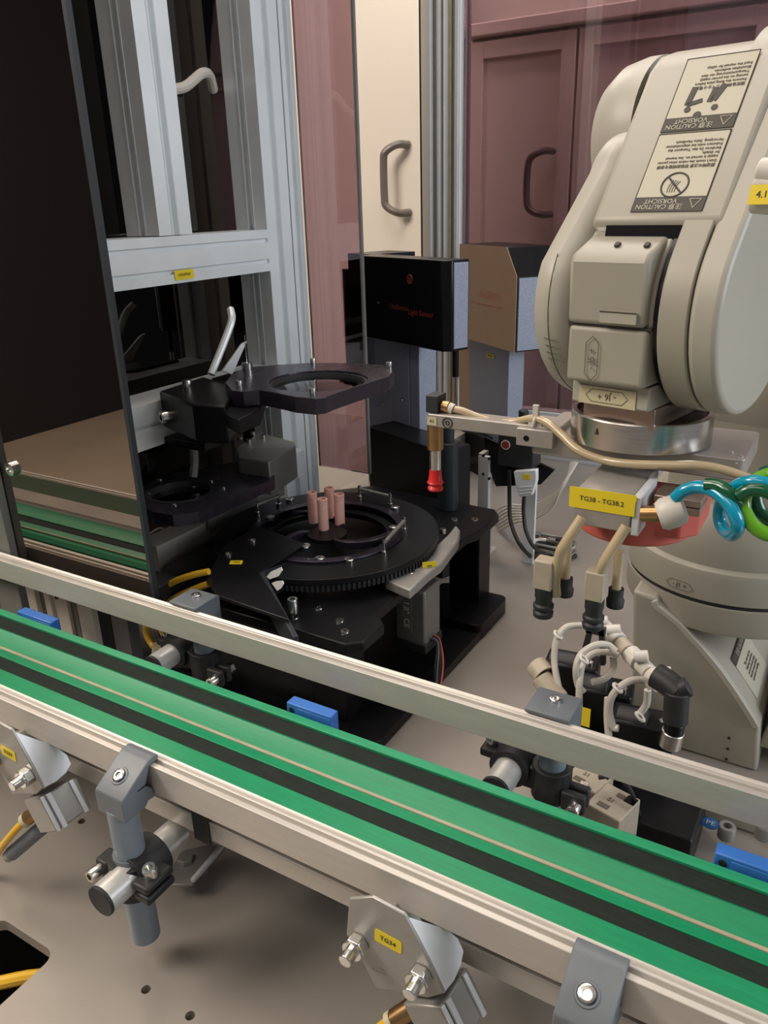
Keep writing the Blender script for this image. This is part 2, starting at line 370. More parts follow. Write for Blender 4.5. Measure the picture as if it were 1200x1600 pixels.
hx = p1.x; h = G(); h.tube([(hx+0.0,CY-0.02,p1.z),(hx-0.02,CY-0.06,p1.z),(hx-0.055,CY-0.072,p1.z-0.02),(hx-0.062,CY-0.072,p1.z-0.05),(hx-0.062,CY-0.072,p2.z+0.05),(hx-0.055,CY-0.072,p2.z+0.02),(hx-0.02,CY-0.06,p2.z),(hx,CY-0.02,p2.z)],0.012,10,4)
h.done('handle','creamdk',dr)

# ---- machine frame: tower posts and beams at the left, corner post at the back
XT = -0.80
def lips(x, y, z0, z1, w, d, par):
    for s in (-1, 1):
        G().bb(x+s*0.0060-0.0012,x+s*0.0060+0.0012,y-d/2-0.0008,y-d/2+0.004,z0,z1).done('slot_lip','alu_white',par)
        G().bb(x+w/2-0.004,x+w/2+0.0006,y+s*0.0060-0.0010,y+s*0.0060+0.0010,z0,z1).done('slot_lip','alu_white',par)
def vpost(g, x, y, z0, z1, w=0.06, d=0.06, n=1):
    g.prism([(x+a, y+b_) for a, b_ in slotprof(w, d, 0.009, 0.007, nslot=n)], 'z', z0, z1)
fr = thing('profile_tower','silver slotted aluminium tower of posts and beams behind the rotary stand','tower',(-0.83,1.0,0))
g = G(); vpost(g, XT-0.03, 0.809, 0.588, 1.6); lips(XT-0.03,0.809,0.588,1.6,0.06,0.06,g.done('post','alu_cool',fr))
g = G(); vpost(g, XT-0.03, 1.030, 0.0, 1.6, 0.06, 0.06); lips(XT-0.03,1.030,0.0,1.6,0.06,0.06,g.done('post','alu_cool',fr))
g = G(); vpost(g, XT-0.015, 1.078, 0.0, 1.6, 0.03, 0.03); g.done('post','alu_cool',fr)
def ybeam(x, z, y0, y1, w=0.06, h=0.06, n=2):
    g = G(); g.prism([(x+a, z+b_) for a, b_ in slotprof(w, h, 0.006, 0.005, 'lr', n)], 'y', y0, y1); return g
bm_ = ybeam(XT-0.03, 0.557, 0.60, 1.0); cbm = bm_.done('crossbeam','alu_cool',fr)
ybeam(XT-0.03, 0.350, 0.60, 1.0, n=1).done('crossbeam','alu_cool',fr)
ybeam(XT-0.02, 0.150, 0.70, 1.0, 0.04, 0.06, 1).done('crossbeam','alu',fr)
ybeam(XT-0.02, 0.06, 0.80, 1.75, 0.05, 0.06, 1).done('crossbeam','alu',fr)
sticker(P(288,429,x=XT+0.0008), Y, Z, 0.036, 0.0125, 'yellow', cbm, 'H204P003', 0.0055, 'ink', r=0.002)
# end bracket plate on beam
# corner post at the back, door strip
cp = thing('corner_post','silver slotted corner post at the back between the two tinted panes','post',(-0.93,1.86,0))
pa, pb = P(668,300,y=1.84), P(717,300,y=1.84)
g = G(); g.prism([((pa.x+pb.x)/2+a, 1.87+b_) for a, b_ in slotprof(pb.x-pa.x, 0.06, 0.010, 0.008, nslot=2)], 'z', 0.0, 2.3); g.done('post','alu_cool',cp)
for k, m_ in ((0.06,'alu_white'),(0.20,'alu_dark'),(0.33,'alu_white'),(0.46,'alu_dark'),(0.50,'alu_white'),(0.66,'wear'),(0.80,'alu_dark'),(0.90,'alu_white')):
    xk = pa.x+(pb.x-pa.x)*k; G().bb(xk,xk+(pb.x-pa.x)*(0.05 if m_ != 'wear' else 0.10),1.8385,1.842,0.0,2.3).done('profile_lip',m_,cp)  # strips coloured light and dark to liven a face that gets little light
pd = P(656,300,y=1.84)
G().bb(pd.x, pa.x-0.003, 1.85, 1.88, 0.05, 2.3).done('door_strip','cream',cp,bevel=0.002)
G().bb(pd.x-0.006, pd.x, 1.855, 1.875, 0.05, 2.3).done('seal','black_matt',cp)
# back sill
sl = thing('rear_sill','white-grey aluminium sill under the right purple pane','frame',(-0.2,1.86,0))
g = G(); g.prism([(1.87+a, 0.10+b_) for a, b_ in slotprof(0.05, 0.045, 0.008, 0.006, 'lr', 1)], 'x', -0.86, 0.75); g.done('rail','alu_cool',sl)
G().bb(-0.86,0.75,1.86,1.88,0.0,0.0775).done('skirt','alu_white',sl)
# panes
pn = thing('rear_pane','purple tinted acrylic pane behind the robot, above the rear sill','window pane',(-0.1,1.862,0.12))
G().bb(pb.x+0.002,0.75,1.859,1.865,0.1225,2.2).done('sheet','purple',pn)
pn2 = thing('middle_pane','purple tinted acrylic sheet with a free edge beside the light sensor','window pane',(-0.76,1.103,0.18))
a_ = P(577,740,y=1.1)
G().bb(XT+0.0005,a_.x,1.096,1.101,0.183,1.6).done('sheet','purple',pn2)
G().bb(a_.x,a_.x+0.004,1.0955,1.1015,0.183,1.6).done('edge_strip','alu_dark',pn2)
pn3 = thing('front_pane','large black mirror-like acrylic door panel at the left edge','door panel',(-0.95,0.577,0.19))
G().bb(-1.75,-0.676,0.574,0.580,0.187,1.6).done('sheet','door',pn3)
G().bb(-0.676,-0.671,0.5735,0.5805,0.187,1.6).done('edge_strip','slate',pn3)
q = P(20,732,y=0.574); bolt(pn3,(q.x,q.y,q.z),(0,-1,0),0.009,0.006,'steel','bolt')
pn4 = thing('tower_pane','dark tinted acrylic panel behind the tower posts','panel',(-0.93,0.9,0))
G().bb(-0.905,-0.90,0.60,1.09,0.12,1.6).done('sheet','dpane',pn4)
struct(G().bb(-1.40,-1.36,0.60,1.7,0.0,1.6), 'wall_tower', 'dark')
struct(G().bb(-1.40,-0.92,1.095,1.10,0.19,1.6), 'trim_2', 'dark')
# posts below the door panel at the left
lp = thing('door_post','slotted aluminium post below the black door panel at the left edge','post',(-1.0,0.65,0))
for (a, b_, m_, yy) in ((0,24,'alu_dark',0.640),(26,50,'black_matt',0.650),(52,66,'cream',0.64),(68,78,'alu_dark',0.648),(79,88,'cream',0.64),(90,113,'cream',0.645),(114,126,'alu_dark',0.65),(127,148,'cream',0.64),(150,175,'black_matt',0.65),(176,200,'alu_dark',0.648)):
    u0 = P(a,985,y=yy); u1 = P(b_,985,y=yy)
    G().bb(u0.x,u1.x,yy,yy+0.02,0.0,0.17).done('slat',m_,lp,bevel=0.001)  # cream ones are aluminium, coloured lighter to offset the shade here
xd = P(28,863,y=0.562).x-0.018; G().bb(xd-0.05,xd,0.5625,0.5735,0.0,1.6).done('front_post','alu_dark',lp,bevel=0.001)
G().bb(-1.75,-0.70,0.585,0.64,0.165,0.183).done('door_rail','black_matt',lp,bevel=0.001)
for a in (48, 72, 92, 130):
    u0 = P(a,880+a*0.3,y=0.584); G().bb(u0.x,u0.x+0.012,0.581,0.585,0.170,0.180).done('clip','alu_white',lp)

# ================================================================== CONVEYOR
cv = thing('conveyor','long belt conveyor with green guides, two black belts and silver side rails','conveyor',(-0.6,0.45,0))
XA, XB = -1.74, 0.62
def guide_prof(y0, y1, z0, z1):
    d = 0.0042; w = (y1-y0)
    a = [y0, y0+w*0.30, y0+w*0.36, y0+w*0.46, y0+w*0.54, y0+w*0.70, y0+w*0.78, y0+w*0.88, y1]
    top = [(a[0],z1),(a[1],z1),(a[2],z1-d),(a[3],z1-d),(a[4],z1),(a[5],z1),(a[6],z1-d),(a[7],z1-d*0.3),(a[8],z1)]
    return [(y0,z0)] + top + [(y1,z0)]
def grail(y0, y1, name):
    return G().prism(guide_prof(y0,y1,0.1715,0.200), 'x', XA, XB).done(name,'alu',cv,bevel=0.0006)
br_ = grail(0.5418,0.5600,'guide_rail'); frl = grail(0.3450,0.3610,'guide_rail')
# green guides & belts  (section in y,z)
def bar(poly, name, m, bev=0.0006): return G().prism(poly,'x',XA,XB).done(name,m,cv,bevel=bev)
bar([(0.4947,0.120),(0.5045,0.120),(0.5045,0.1575),(0.4947,0.1575)],'belt_guide','green_lt')
bar([(0.4745,0.140),(0.4950,0.140),(0.4950,0.1550),(0.4745,0.1550)],'belt','belt')
bar([(0.4480,0.130),(0.4748,0.130),(0.4748,0.1560),(0.4720,0.1580),(0.4682,0.1612),(0.4668,0.1602),(0.4500,0.1528),(0.4480,0.1525)],'belt_guide','green')
bar([(0.4458,0.135),(0.4492,0.135),(0.4492,0.1555),(0.4458,0.1555)],'wear_strip','wear',0.0008)
bar([(0.4343,0.130),(0.4458,0.130),(0.4458,0.1545),(0.4343,0.1560)],'belt_guide','green')
bar([(0.4168,0.140),(0.4345,0.140),(0.4345,0.1550),(0.4168,0.1550)],'belt','belt')
bar([(0.3820,0.120),(0.4170,0.120),(0.4170,0.1565),(0.3820,0.1565)],'belt_guide','green')
# side frames with slot
def frame_side(y0, y1):
    f = [(y0,0.1224),(y1,0.1224),(y1,0.1535),(y0,0.1535),(y0,0.1465),(y0+0.006,0.1465),(y0+0.006,0.1425),(y0-0.0005,0.1425),(y0-0.0005,0.1410),(y0+0.001,0.1405),(y0,0.140)]
    return f
bar(frame_side(0.365,0.382),'side_frame','alu')
bar([(0.487,0.105),(0.503,0.105),(0.503,0.140),(0.487,0.140)],'side_frame','alu')
bar([(0.385,0.105),(0.487,0.105),(0.487,0.118),(0.385,0.118)],'bed_plate','black_matt')
G().bb(-0.420,-0.402,0.3625,0.3655,0.118,0.150).done('joint_plate','black_matt',cv,bevel=0.001)
# conveyor feet
for fx in (-1.35,-0.36,0.28):
    G().bb(fx-0.02,fx+0.02,0.470,0.500,0.008,0.108).done('foot_post','alu_dark',cv,bevel=0.001)
    G().bb(fx-0.03,fx+0.03,0.462,0.51,0.0005,0.008).done('foot_plate','alu_dark',cv,bevel=0.001)

ap = thing('mounting_angle','small bent aluminium foot with a hex bolt on the table under the silver tube','bracket',P(310,1355,z=0.0))
G().prism([(p.x,p.y) for p in [P(*q_,z=0.02) for q_ in ((262,1362),(285,1328),(330,1318),(352,1322),(300,1380),(270,1382))]],'z',0.016,0.0195).done('foot_plate','alu_mid',ap,bevel=0.0006)
G().prism([(p.x,p.y) for p in [P(*q_,z=0.02) for q_ in ((345,1322),(353,1322),(304,1379),(298,1378))]],'z',0.0197,0.024).done('raised_edge','alu_white',ap,bevel=0.0005)
p = P(290,1345,z=0.02); G().hexa((p.x,p.y,0.0196),(0,0,1),0.008,0.006).done('hex_bolt','alu_mid',ap,bevel=0.0006)
G().cyl((p.x+0.01,p.y+0.01,0.0),(p.x+0.01,p.y+0.01,0.0158),0.006).done('stand_off','alu_dark',ap)
# ---- rail clamps with posts, cross clamps and tubes
def rail_clamp_front(px, zt, label, xtube=True, side=1):
    t = thing('rail_clamp',label,'clamp',(px,0.32,0.03), group='grey rail clamps holding the front guide rail')
    w = 0.0158
    prof = [(0.3125,0.170),(0.3125,0.1855),(0.3140,0.1880),(0.3430,0.2050),(0.3455,0.2060),(0.3520,0.2060),(0.3545,0.2045),(0.3545,0.2008),(0.3450,0.2008),(0.3430,0.198),(0.3400,0.190),(0.3380,0.1865),(0.3290,0.1862),(0.3290,0.1845),(0.3380,0.184),(0.3435,0.1790),(0.3450,0.1702),(0.3440,0.1690),(0.3380,0.1700),(0.334,0.166),(0.3125,0.166)]
    G().prism(prof,'x',px-w,px+w).done('clamp_head','grey',t,bevel=0.0008)
    n = Vector((0,-0.0135,0.0075)).normalized(); n = Vector((0,-0.5,0.86))
    bolt(t,(px-0.001,0.3275,0.1958),n,0.0052,0.003)
    G().ring((px-0.001,0.3275,0.1958),n,0.0066,0.0012,24,6).done('washer','grey',t)
    G().cyl((px,0.3235,zt),(px,0.3235,0.170),0.0125,n=32).done('post','greytube',t)
    G().pipe((px,0.3235,0.118),(px,0.3235,0.122),0.0145,0.0124).done('collar','grey',t)
    return t
xc = P(196,1290,y=0.3235).x
zb = P(212,1450,y=0.3235).z
c1 = rail_clamp_front(xc, max(zb,0.012),'grey plastic rail clamp with blue-grey post at the front left of the conveyor')
c2_ = rail_clamp_front(P(920,1560,y=0.3235).x-0.001,0.03,'grey plastic rail clamp at the bottom right with a steel socket screw')
def cross_clamp(xp, yp, z, xt, zt, label, grp=None):
    """black cross clamp joining a vertical post (xp,yp) and a tube along Y at (xt,zt)"""
    t = thing('cross_clamp',label,'clamp',(xp,yp,z-0.02),group=grp)
    G().pipe((xp,yp,z-0.022),(xp,yp,z+0.012),0.0195,0.0126,28).done('post_collar','black_matt',t,bevel=0.0008)
    yc = yp
    G().pipe((xt,yc-0.010,zt),(xt,yc+0.022,zt),0.0200,0.0135,28).done('tube_collar','black_matt',t,bevel=0.001)
    g = G(); g.box(((xp+xt)/2,yc,(z-0.005+zt)/2),(abs(xt-xp)*0.7,0.026,0.024)); g.done('bridge','black_matt',t,bevel=0.002)
    s = 1 if xt > xp else -1
    g = G(); g.bb(xt+s*0.014,xt+s*0.031,yc-0.018,yc+0.012,zt-0.010,zt-0.002); g.bb(xt+s*0.014,xt+s*0.031,yc-0.018,yc+0.012,zt+0.001,zt+0.008); g.done('lug','black_matt',t,bevel=0.002)
    bolt(t,(xt+s*0.023,yc-0.004,zt+0.008),(0,-0.2,1),0.006,0.010)
    g = G(); g.bb(xp-s*0.030,xp-s*0.016,yc-0.014,yc+0.002,z-0.012,z+0.006); g.done('lug','black_matt',t,bevel=0.002)
    bolt(t,(xp-s*0.024,yc-0.014,z-0.002),(0,-1,0.1),0.0055,0.012)
    return t
xt = P(232,1341,z=0.105).x
def tube_y(x, z, y0, y1, label, grp=None, r=0.0134):
    t = thing('support_tube',label,'tube',(x,y0,z),group=grp)
    G().pipe((x,y0+0.003,z),(x,y1,z),r,r-0.002,36).done('sleeve','tube',t)
    G().cyl((x,y0,z),(x,y0+0.003,z),r+0.0002,n=36).done('end_cap','black_matt',t,bevel=0.0006)
    return t
ztb = 0.105
e0 = P(168,1403,z=ztb); 
tube_y(xt, ztb, e0.y-0.006, 0.372, 'short silver tube with black end cap crossing the front left clamp post')
cross_clamp(xc,0.3235,ztb,xt,ztb,'black cross clamp joining the front left post and the silver tube')
# back clamps
def rail_clamp_back(px, label):
    t = thing('rail_clamp',label,'clamp',(px,0.60,0.03))
    w = 0.020
    prof = [(0.5560,0.2008),(0.5560,0.2050),(0.5920,0.2050),(0.5960,0.2030),(0.5960,0.170),(0.5700,0.170),(0.5605,0.182),(0.5605,0.2008)]
    G().prism(prof,'x',px-w,px+w).done('clamp_head','grey',t,bevel=0.001)
    bolt(t,(px,0.579,0.205),(0,0,1),0.0055,0.003)
    G().cyl((px,0.582,0.04),(px,0.582,0.172),0.0125,n=32).done('post','greytube',t)
    return t
xb1 = P(318,1000,y=0.582).x; xb2 = P(866,1150,y=0.582).x
rail_clamp_back(xb1,'grey plastic rail clamp behind the back rail near the yellow tubes')
rail_clamp_back(xb2,'grey plastic rail clamp behind the back rail below the valve block')
def back_cross(xp, label, lab2):
    z = 0.130; yp = 0.582; xt_ = xp-0.036
    t = thing('cross_clamp',label,'clamp',(xp,yp,z-0.02))
    G().pipe((xp,yp,z-0.030),(xp,yp,z+0.004),0.0185,0.0126,28).done('post_collar','black_matt',t,bevel=0.0008)
    G().pipe((xt_,yp-0.018,z-0.004),(xt_,yp+0.018,z-0.004),0.0195,0.0135,28).done('tube_collar','black_matt',t,bevel=0.001)
    G().box(((xp+xt_)/2,yp,z-0.01),(0.02,0.026,0.024)).done('bridge','black_matt',t,bevel=0.002)
    g = G(); g.bb(xt_-0.032,xt_-0.014,yp-0.012,yp+0.012,z-0.004,z+0.005); g.done('lug','black_matt',t,bevel=0.002)
    bolt(t,(xt_-0.024,yp,z+0.005),(0,0,1),0.006,0.010)
    g = G(); g.bb(xp+0.014,xp+0.036,yp-0.016,yp-0.008,z-0.030,z-0.010); g.bb(xp+0.014,xp+0.036,yp-0.004,yp+0.004,z-0.030,z-0.010); g.done('lug','black_matt',t,bevel=0.002)
    bolt(t,(xp+0.028,yp-0.016,z-0.020),(0,-1,0),0.0062,0.010)
    G().hexa((xp+0.028,yp+0.004,z-0.020),(0,1,0),0.007,0.008).done('nut','steel',t)
    s_ = tube_y(xt_, z-0.004, yp-0.050, yp+0.03, lab2)
back_cross(xb1,'black cross clamp on the back left post beside the yellow tube fittings','silver tube stub under the back left cross clamp')
back_cross(xb2,'black cross clamp on the back right post beside the beige relay','silver tube stub under the back right cross clamp')

# ---- blue sensors behind the belt
def blue_sensor(px0, py0, px1, py1, label, zt=0.1655):
    a = P(px0,py0,z=zt); b_ = P(px1,py1,z=zt); yy = 0.507
    x0, x1 = P(px0,py0+14,y=yy).x, P(px1,py1,y=yy).x
    t = thing('blue_sensor',label,'sensor',((x0+x1)/2,yy+0.01,0.10),group='blue sensors behind the belt')
    g = G(); g.bb(x0,x1,yy,yy+0.013,zt-0.042,zt); g.done('housing','blue',t,bevel=0.0012)
    G().bb(x0+0.012,x1-0.001,yy-0.0006,yy+0.0002,zt-0.038,zt-0.003).done('cover','blue',t,bevel=0.0003)
    bolt(t,(x0+0.006,yy,zt-0.007),(0,-1,0),0.0028,0.0008,'black_matt','screw_hole')
    G().bb(x0+0.005,x1-0.005,yy+0.002,yy+0.010,zt-0.065,zt-0.042).done('bracket','alu_dark',t)
    return t
blue_sensor(449,1105,517,1128,'blue rectangular sensor behind the middle of the belt')
blue_sensor(30,960,79,975,'blue rectangular sensor behind the belt at the left end',0.160)
blue_sensor(1115,1330,1270,1370,'blue rectangular sensor behind the belt in front of the robot foot')

# ---- stopper units in front of the conveyor
def stopper(dx, label, code):
    y0 = 0.322
    t = thing('stopper_unit',label,'stopper',(-0.2+dx,0.34,0.10))
    def W_(px, py, y=y0): p = P(px,py,y=y); return (p.x+dx, p.z)
    hexp = [W_(545,1405),W_(581,1402),W_(632,1430),W_(663,1490),W_(694,1553),W_(668,1560),W_(614,1549),W_(588,1545),W_(566,1502),W_(541,1460)]
    G().prism(hexp,'y',y0,y0+0.003).done('front_plate','alu_mid',t,bevel=0.0008)
    a0 = Vector((W_(632,1430)[0],0,W_(632,1430)[1])); a1 = Vector((W_(694,1553)[0],0,W_(694,1553)[1])); Tn = (a1-a0).normalized(); LT = (a1-a0).length; Nn = Vector((Tn.z,0,-Tn.x)); Nn = Nn if Nn.x > 0 else -Nn
    def WP(s_, y, n_=0.0): return a0+Tn*s_+Vector((0,y,0))+Nn*n_
    dV = Vector((dx,0,0))
    def onf(px, py, sh=Vector((0,0,0)), n_=0.0): return PPL(px,py,a0-dV+sh+Nn*n_,Nn)-sh+dV
    g = G(); g.slab([onf(*q_) for q_ in ((633,1431),(694,1553),(710,1533),(721,1508),(725,1486),(716,1466),(700,1452))],-Nn*0.026); g.done('wedge_block','alu_white',t,bevel=0.0008)
    g = G(); g.slab([WP(0.010,y0+0.0036,-0.027),WP(LT,y0+0.0036,-0.027),WP(LT,y0+0.036,-0.027),WP(0.010,y0+0.036,-0.027)],-Nn*0.02); g.done('slide_body','alu_mid',t,bevel=0.001)
    # nuts
    for (px, py) in ((478+78,1478),(655,1528)):
        p = P(px,py,y=y0-0.004); c = Vector((p.x+dx,y0,p.z))
        n_ = G().hexa(c,(0,-1,0),0.0085,0.008).done('nut','steel',t,bevel=0.0008)
        G().cyl(c+Vector((0,-0.008,0)),c+Vector((0,-0.0095,0)),0.0075,n=20).done('washer','steel',n_)
        G().cyl(c+Vector((0,-0.009,0)),c+Vector((0,-0.018,0)),0.0048,n=18).done('stud','steel',n_,bevel=0.0006)
    sp = P(606,1471,y=y0-0.0005)
    sticker((sp.x+dx,y0-0.0001,sp.z),(1,0,-0.06),(0.06,0,1),0.0205,0.011,'yellow',t,code,0.0052,'ink',r=0.0016)
    sp = P(596,1520,y=y0-0.0005)
    text('2PM\nXAAV4V1-1',0.0034,(sp.x+dx,y0-0.0003,sp.z),(1,0,0),(0,0,1),'cream_ink',t)
    # cylinder body continuing down the slope
    U = Vector((-0.397,0,0))      # pixels of the body are read from the left unit
    def onb(px, py, n_=-0.004): return PPL(px,py,a0-dV+U+Nn*n_,Nn)-U+dV
    cyb = G().slab([onb(*q_) for q_ in ((62,1247),(90,1300),(143,1261),(120,1214),(104,1222))],-Nn*0.032).done('cylinder_body','alu_mid',t,bevel=0.0015)
    for (u0, u1, v0, v1) in (((62,1247),(90,1300),(66,1244),(94,1297)),((70,1242),(98,1295),(78,1238),(105,1290)),((106,1221),(132,1270),(112,1218),(138,1266))):
        ps = [onb(*u0,-0.0038),onb(*u1,-0.0038),onb(*v1,-0.0038),onb(*v0,-0.0038)]
        G().slab(ps,Nn*0.0022).done('rib','alu_white',cyb,bevel=0.0004)
    sh = Vector((dx+0.397,0,0))
    def L1(px, py, y): return P(px,py,y=y)+sh
    f0, f1 = L1(68,1259,y0+0.012), L1(43,1279,y0+0.002)
    G().cyl(f0,f1,0.0068,n=18).done('fitting','brass',t,bevel=0.0008)
    G().pipe(f1,L1(38,1283,y0),0.0068,0.0038,18).done('collet','lab_yel2',t)
    hs = G(); hs.tube([f1,L1(36,1285,y0),L1(20,1302,y0-0.006),L1(-2,1330,y0-0.012),L1(-20,1365,y0-0.015)],0.0036,12); hs.done('air_hose','yhose',t)
    G().cyl(L1(82,1283,y0+0.014),L1(66,1293,y0+0.010),0.0062,n=18).done('exhaust_neck','alu_mid',t)
    G().cyl(L1(68,1291,y0+0.010),L1(18,1334,y0-0.006),0.0072,n=20).done('exhaust','grey',t,bevel=0.001)
    G().cyl(L1(18,1334,y0-0.006),L1(13,1338,y0-0.0075),0.006,n=18).done('exhaust_tip','wear',t)
    return t
stopper(0.0,'silver stopper unit marked TG34 with two nuts at the bottom centre','TG34')
stopper(-0.397,'silver stopper unit with yellow label at the left edge below the conveyor','TG33')

# ================================================================== ROTARY STAND
ZP = 0.155
st = thing('rotary_stand','black metal stand with legs and base plate carrying the rotary disc','stand',(-0.6,0.85,0))
plate = [(-0.790,0.700),(-0.745,0.640),(-0.445,0.640),(-0.430,0.655),(-0.430,0.700),(-0.452,0.720),(-0.455,0.985),(-0.447,1.005),(-0.447,1.085),(-0.462,1.105),(-0.70,1.115),(-0.755,1.06),(-0.790,1.0)]
G().prism(plate,'z',ZP-0.014,ZP).done('top_plate','black',st,bevel=0.002)
G().prism(rrect(-0.80,-0.420,0.66,0.995,0.01),'z',0.0003,0.014).done('base_plate','black',st,bevel=0.001)
G().prism(rrect(-0.535,-0.419,0.955,1.065,0.012),'z',0.0003,0.026).done('foot_flange','black',st,bevel=0.001)
for (lx, ly) in ((-0.478,1.045),(-0.76,1.045),(-0.76,0.69),(-0.50,0.70)):
    G().bb(lx-0.026,lx+0.026,ly-0.022,ly+0.022,0.014,ZP-0.013).done('leg','black',st,bevel=0.002)
G().bb(-0.78,-0.52,0.68,0.70,0.014,ZP-0.014).done('side_panel','black',st)
for (px, py) in ((498,950),(531,970),(539,987),(710,812),(742,812),(460,965)):
    p = P(px,py,z=ZP); bolt(st,(p.x,p.y,ZP-0.001),(0,0,1),0.0058,0.0025,'steel','bolt',flat=True)
# disc
DC = Vector((-0.606,0.840,0)); DR = 0.158; ZD = 0.190
dk = thing('rotary_disc','large black toothed ring disc on the stand','turntable',(DC.x,DC.y,ZD-0.018))
def annulus(r0, r1, z0, z1, name, m, parent, n=96, c=DC, bev=0.0006, pr=None):
    return G().lathe([(r0,z0),(r1,z0),(r1,z1),(r0,z1),(r0,z0)],(c.x,c.y,0),(0,0,1),n,caps=False).done(name,m,parent,bevel=bev)
annulus(0.105,DR,ZD-0.008,ZD,'rim','black',dk)
annulus(0.145,DR-0.004,ZD-0.018,ZD-0.008,'gear_core','black_matt',dk)
g = G()
for i in range(150):
    a = 2*math.pi*i/150; R = Matrix.Rotation(a,3,'Z'); g.box(DC+R@Vector((DR-0.0035,0,0))+Vector((0,0,ZD-0.0135)),(0.004,0.0034,0.009),R)
tag(g.done('gear_teeth','black_matt',dk),kind='stuff')
annulus(0.085,0.108,ZD-0.014,ZD-0.006,'inner_ring','black',dk)
annulus(0.100,0.112,ZD,ZD+0.003,'raised_ring','violet',dk)
G().lathe([(0,ZD-0.010),(0.028,ZD-0.010),(0.028,ZD-0.004),(0,ZD-0.004)],(DC.x,DC.y,0),(0,0,1),40,caps=False).done('centre_hub','black',dk)
# curved arms of the inner spider
for k in range(3):
    a0 = math.radians(200+120*k); pts = []
    L_ = []; R_ = []
    for i in range(13):
        t = i/12; rr = 0.03+0.072*t; aa = a0+1.35*t; wd = 0.011+0.003*math.sin(t*3.1)
        p = Vector((math.cos(aa),math.sin(aa)))*rr; L_.append((DC.x+p.x*(1-wd/rr*0.5)-0*p.y, DC.y+p.y*(1-wd/rr*0.5))); R_.append((DC.x+p.x*(1+wd/rr*0.5), DC.y+p.y*(1+wd/rr*0.5)))
    G().prism(L_+list(reversed(R_)),'z',ZD-0.012,ZD-0.001).done('curved_arm','violet',dk,bevel=0.001)
# screws and spring pins
def disc_pt(px, py, z): return P(px,py,z=z)
for (px, py) in ((478,855),(546,877),(615,826),(575,925),(453,783),(618,795),(500,875),(423,811)):
    p = disc_pt(px,py,ZD); 
    if (p-Vector((DC.x,DC.y,ZD))).length < DR-0.008: bolt(dk,(p.x,p.y,ZD),(0,0,1),0.0065,0.004,'steel','screw')
prs = [((403,800),(436,787)),((562,775),(610,787)),((600,862),(632,826))]
for (a, b_) in prs:
    tops = []
    for q_ in (a, b_):
        p = disc_pt(q_[0],q_[1]+3,ZD); 
        pin = G().cyl((p.x,p.y,ZD),(p.x,p.y,ZD+0.020),0.0024,n=12).done('pin','steel',dk)
        G().cyl((p.x,p.y,ZD),(p.x,p.y,ZD+0.004),0.0045,n=14).done('pin_collar','steel',pin)
        tops.append(Vector((p.x,p.y,ZD+0.015)))
    G().tube([tops[0],tops[1]],0.0028,8,1).done('spring','alu_dark',dk)
# pink hollow rods
for i, (px, py, lb) in enumerate(((490,816,'leftmost pink hollow rod, standing on the rotary disc'),(506,827,'nearest pink hollow rod at the front of the group of four'),(516,808,'rearmost and tallest-looking pink hollow rod of the four'),(531,819,'rightmost pink hollow rod with a redder foot'))):
    p = P(px,py,z=ZD-0.004); h = 0.047
    t = thing('pink_rod',lb,'rod',(p.x,p.y,ZD-0.004),group='pink hollow rods at the disc centre')
    G().lathe([(0.0072,0.0),(0.0076,0.001),(0.0074,h*0.5),(0.0076,h-0.0006),(0.0071,h),(0.0052,h),(0.0052,h-0.010),(0.0,h-0.010)],(p.x,p.y,ZD-0.004),(0.01*(i-1),0.01,1),24,caps=False).done('shell','pink',t)
    G().cyl((p.x,p.y,ZD-0.004+h-0.0101),(p.x,p.y,ZD-0.004+h-0.009),0.0051,n=16).done('core','pink_in',t)
G().lathe([(0,ZD-0.004-0.0002),(0.027,ZD-0.0042),(0.027,ZD-0.006),(0,ZD-0.006)],(DC.x,DC.y,0),(0,0,1),40,caps=False).done('hub_pad','black',dk)
# sheet cover with angled arms on the left front
cvr = thing('drive_cover','black angular cover plate in front of the rotary disc, with two windows','cover',(-0.70,0.70,ZP))
zc = 0.198
pts = [P(*q_,z=zc) for q_ in ((325,900),(345,862),(400,835),(450,850),(475,862),(408,893),(452,975),(445,978),(330,925))]
pts[0] = P(330,880,z=zc)
poly = [(p.x,p.y) for p in (P(322,905,z=zc),P(352,850,z=zc),(P(405,822,z=zc)),P(478,850,z=zc),P(405,895,z=zc),P(452,968,z=zc),P(340,930,z=zc))]
G().prism(poly,'z',zc-0.005,zc).done('cover_plate','black',cvr,bevel=0.001)
pA, pB = P(405,895,z=zc), P(457,985,z=zc)
a = Vector((pA.x,pA.y,ZP)); b2 = Vector((pB.x,pB.y,ZP)); dv = (b2-a).normalized(); nn = Vector((-dv.y,dv.x,0))
a2 = P(470,858,z=zc); a2 = Vector((a2.x,a2.y,ZP))
wl = G().slab([a,b2,b2+Z*0.035,a+Z*0.043],nn*0.006).done('side_wall','slate',cvr,bevel=0.0008)
G().slab([a,a2,a2+Z*0.030,a+Z*0.043],Vector((0,0.005,0))).done('side_wall','slate',cvr,bevel=0.0008)
wn = nn if (CAM-a).dot(nn) > 0 else -nn
wpt = a+(nn*0.006 if wn.dot(nn) > 0 else Vector((0,0,0)))+wn*0.0004
for pq in (((417,901),(424,893),(440,886),(442,891),(436,900),(422,905)),((425,911),(432,908),(442,907),(444,912),(440,919),(434,923))):
    G().slab([PPL(*q_,wpt,wn) for q_ in pq],wn*0.0006).done('window_insert','alu_white',cvr)
p = P(457,938,z=ZP+0.022); 
bolt(cvr,(p.x,p.y,ZP+0.006),(0,0,1),0.0068,0.018)
p = P(455,870,z=zc); 
sticker((P(369,879,z=zc+0.001)),CR,CF.cross(CR)*-1 if False else Vector((0.5,0.86,0)),0.016,0.010,'yellow',cvr,'TG42',0.004,'ink')
